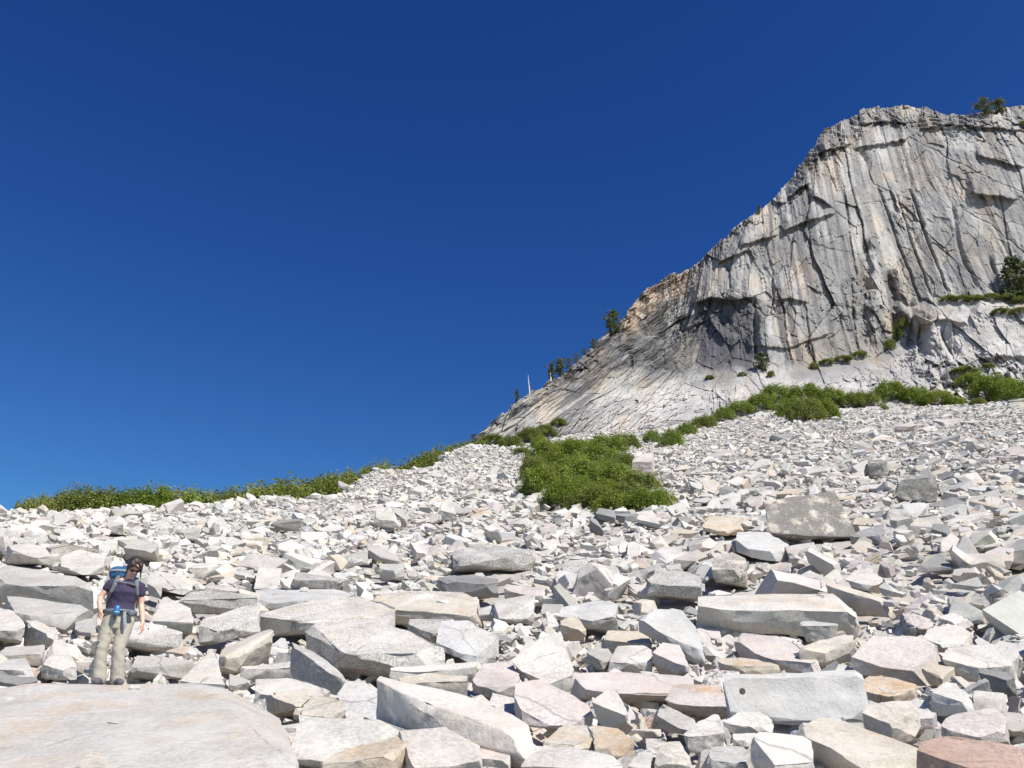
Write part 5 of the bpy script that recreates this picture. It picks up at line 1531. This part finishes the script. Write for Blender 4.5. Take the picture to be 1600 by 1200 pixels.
s_ = Soup()
s_.horiz([(z, cx, cy, rx + .014, ry + .014) for z, cx, cy, rx, ry in TORSO if .86 < z < 1.24] + [(1.245, .02, .0, .118, .078), (1.262, .024, .0, .088, .066)])
s_.horiz([(.845, .003, .0, .168, .122), (.90, .005, .0, .164, .118)])
s_.ball((-.045, -.085, 1.095), (.064, .058, .058)); s_.ball((.078, -.085, 1.095), (.062, .052, .058))
s_.limb([(-.12, 0, 1.215), SH_L, (-.192, .010, 1.135)], [.05, .062, .058], k=16)
s_.limb([(.15, 0, 1.21), SH_R, (.198, .016, 1.095)], [.05, .062, .056], k=16)
link('t_shirt', s_.fuse('t_shirt', .009, 3, .006), M_SHIRT, hiker)

p_ = Soup()
p_.horiz([(.66, -.005, .005, .150, .110), (.72, .0, .01, .178, .128), (.80, .0, .01, .180, .130), (.875, .004, .0, .168, .118)])
p_.limb([(-.088, .0, .76), (-.108, -.01, .6), (-.132, -.03, .42), (-.122, .0, .24), (-.100, .02, .07)], [.098, .088, .070, .076, .088], k=18)
p_.limb([(.088, .0, .76), (.072, -.03, .6), (.058, -.06, .42), (.078, -.03, .24), (.100, .01, .07)], [.098, .088, .070, .075, .086], k=18)
link('trousers', p_.fuse('trousers', .010, 3, .006), M_PANTS, hiker)
# cargo pocket flaps and a knee seam
fl_ = Soup()
fl_.limb([(-.205, -.06, .50), (-.165, -.100, .50)], [.012, .012], .5); fl_.limb([(-.205, -.055, .44), (-.172, -.095, .44)], [.009, .009], .5)
link('pocket_flap', fl_.plain('pocket_flap'), M_PANTS, hiker)

for (ax, ay, yaw) in ((-.095, .0, -.15), (.105, -.01, .25)):
    k_ = Soup()
    dx_, dy_ = math.sin(yaw), -math.cos(yaw)
    k_.limb([(ax - dx_ * .06, ay - dy_ * .06, .05), (ax + dx_ * .05, ay + dy_ * .05, .05), (ax + dx_ * .15, ay + dy_ * .15, .035)], [.052, .050, .038])
    k_.limb([(ax, ay + .03, .05), (ax, ay + .03, .14)], [.05, .048])
    bt = link('boot', k_.fuse('boot', .009, 3), M_BOOT, hiker)

h_ = Soup()
h_.ball(hp(0, .028, .048), (.082, .088, .082), HM)
h_.ball(hp(0, .050, .005), (.078, .072, .090), HM)
h_.ball(hp(-.052, -.020, .055), (.034, .058, .046), HM); h_.ball(hp(.052, -.020, .055), (.034, .058, .046), HM)
h_.ball(hp(-.070, .010, .0), (.018, .034, .060), HM); h_.ball(hp(.070, .002, .0), (.018, .040, .060), HM)
h_.limb([hp(0, .12, .03), hp(.01, .155, -.01), hp(.01, .15, -.09)], [.035, .040, .022])       # tied back
for q in range(7):     # loose strands falling forward beside the cheek
    a = q / 6
    h_.limb([hp(.045 + .02 * a, -.055 + .03 * a, .075), hp(.078, -.050 + .02 * a, .02), hp(.092 + .012 * a, -.045, -.045 - .02 * a), hp(.105 + .02 * a, -.045 - .02 * a, -.090 - .035 * a)], [.014, .011, .008, .004], k=7)
for q in range(4):
    a = q / 3
    h_.limb([hp(-.045, -.050, .078), hp(-.074, -.042 + .02 * a, .015), hp(-.078, -.03, -.05 - .02 * a)], [.013, .010, .004], k=7)
h_.limb([hp(-.03, -.070, .080), hp(.01, -.088, .058), hp(.055, -.078, .030)], [.014, .012, .006], k=7)
link('hair', h_.fuse('hair', .006, 2, .004), M_HAIR, hiker)

g_ = Soup()
for sx in (-1, 1):
    g_.ball(hp(sx * .033, -.088, .004), (.030, .008, .020), HM @ Matrix.Rotation(sx * .25, 3, 'Z'))
    g_.limb([hp(sx * .060, -.080, .010), hp(sx * .078, .0, .010)], [.004, .003], k=6)
g_.limb([hp(-.012, -.095, .010), hp(.012, -.095, .010)], [.004, .004], k=6)
link('sunglasses', g_.plain('sunglasses'), M_LENS, hiker)
m_ = Soup(); m_.ball(hp(0, -.0805, -.053), (.022, .006, .007), HM)
link('lips', m_.plain('lips'), M_LIP, hiker)

# ---- backpack
pack = empty('backpack', feet, hiker.rotation_euler.z)
tag(pack, "blue and grey hiking backpack worn on the hiker's back, hip belt buckled", 'backpack')
k_ = Soup()
k_.horiz([(.86, -.03, .20, .13, .07), (.92, -.03, .22, .155, .10), (1.1, -.03, .23, .165, .115), (1.28, -.035, .23, .160, .105), (1.34, -.035, .22, .14, .09)])
link('pack_body', k_.fuse('pack_body', .012, 5, .008), M_PGREY, pack)
k_ = Soup()
k_.horiz([(1.30, -.045, .20, .150, .100), (1.36, -.050, .20, .162, .112), (1.41, -.050, .20, .158, .108), (1.445, -.045, .20, .120, .080)])
lid = link('lid', k_.fuse('lid', .011, 4, .010), M_PBLUE, pack)
k_ = Soup(); k_.horiz([(1.372, -.050, .20, .170, .120), (1.398, -.050, .20, .169, .119)])
link('lid_band', k_.plain('lid_band'), M_WEB, lid)
k_ = Soup(); k_.limb([(-.13, .10, 1.33), (-.05, .09, 1.45), (.03, .10, 1.42)], [.010, .010, .010], .5)
link('grab_loop', k_.plain('grab_loop'), M_PBLUE, lid)
def strap(pts, w, t, nm, mat, par):
    q = Soup(); q.limb(pts, w, t, 12); return link(nm, q.fuse(nm, .006, 2), mat, par)
strap([(-.085, .12, 1.27), (-.088, .03, 1.305), (-.092, -.075, 1.255), (-.105, -.125, 1.17), (-.135, -.11, 1.08), (-.155, -.03, 1.0), (-.165, .06, .93)], [.026] * 4 + [.022, .014, .012], .35, 'shoulder_strap', M_PGREY, pack)
strap([(.12, .12, 1.26), (.125, .03, 1.295), (.132, -.075, 1.245), (.145, -.118, 1.16), (.168, -.095, 1.07), (.175, -.02, 1.0), (.175, .06, .93)], [.026] * 4 + [.020, .012, .011], .35, 'shoulder_strap', M_PGREY, pack)
strap([(-.10, -.125, 1.215), (-.03, -.142, 1.205), (.05, -.142, 1.190), (.14, -.118, 1.180)], [.009] * 4, .6, 'sternum_strap', M_WEB, pack)
k_ = Soup(); k_.limb([(.045, -.150, 1.185), (.125, -.135, 1.172)], [.017, .017], .6)
link('strap_pouch', k_.plain('strap_pouch'), M_PGREY, pack)
# hip belt ring
k_ = Soup()
n_ = 34; rows = []
pts = []
for i in range(n_):
    a = math.radians(-90 - 168 + 336 * i / (n_ - 1))
    pts.append(Vector((.003 + .190 * math.cos(a), .005 + .142 * math.sin(a), .862)))
k_.limb(pts, [.026] * n_, .36, 10, side=Vector((0, 0, 1)))
link('hip_belt', k_.fuse('hip_belt', .007, 2), M_PGREY, pack)
k_ = Soup(); k_.ball((.135, -.150, .835), (.042, .035, .042)); link('belt_pouch', k_.plain('belt_pouch'), M_PGREY, pack)
strap([(-.045, -.158, .86), (-.055, -.162, .80), (-.035, -.165, .70), (-.050, -.160, .655)], [.014, .014, .010, .007], .3, 'webbing', M_PGREY, pack)
strap([(.055, -.160, .86), (.065, -.168, .79), (.085, -.170, .70), (.090, -.165, .655)], [.020, .022, .022, .018], .25, 'webbing', M_WEB, pack)
k_ = Soup(); k_.limb([(-.015, -.160, .862), (.06, -.162, .862)], [.016, .016], .5); link('buckle', k_.plain('buckle'), M_WEB, pack)
# bottle clipped to the belt
bt = empty('drink_bottle', feet, hiker.rotation_euler.z)
tag(bt, "small blue drink bottle clipped to the front of the hip belt", 'bottle')
k_ = Soup(); k_.horiz([(.800, -.03, -.185, .028, .028), (.805, -.03, -.185, .032, .032), (.900, -.03, -.180, .034, .034), (.910, -.03, -.180, .026, .026)])
link('bottle_body', k_.plain('bottle_body'), M_CUP, bt)
k_ = Soup(); k_.horiz([(.822, -.03, -.185, .035, .035), (.840, -.03, -.184, .036, .036)]); link('band', k_.plain('band'), M_CUPB, bt)
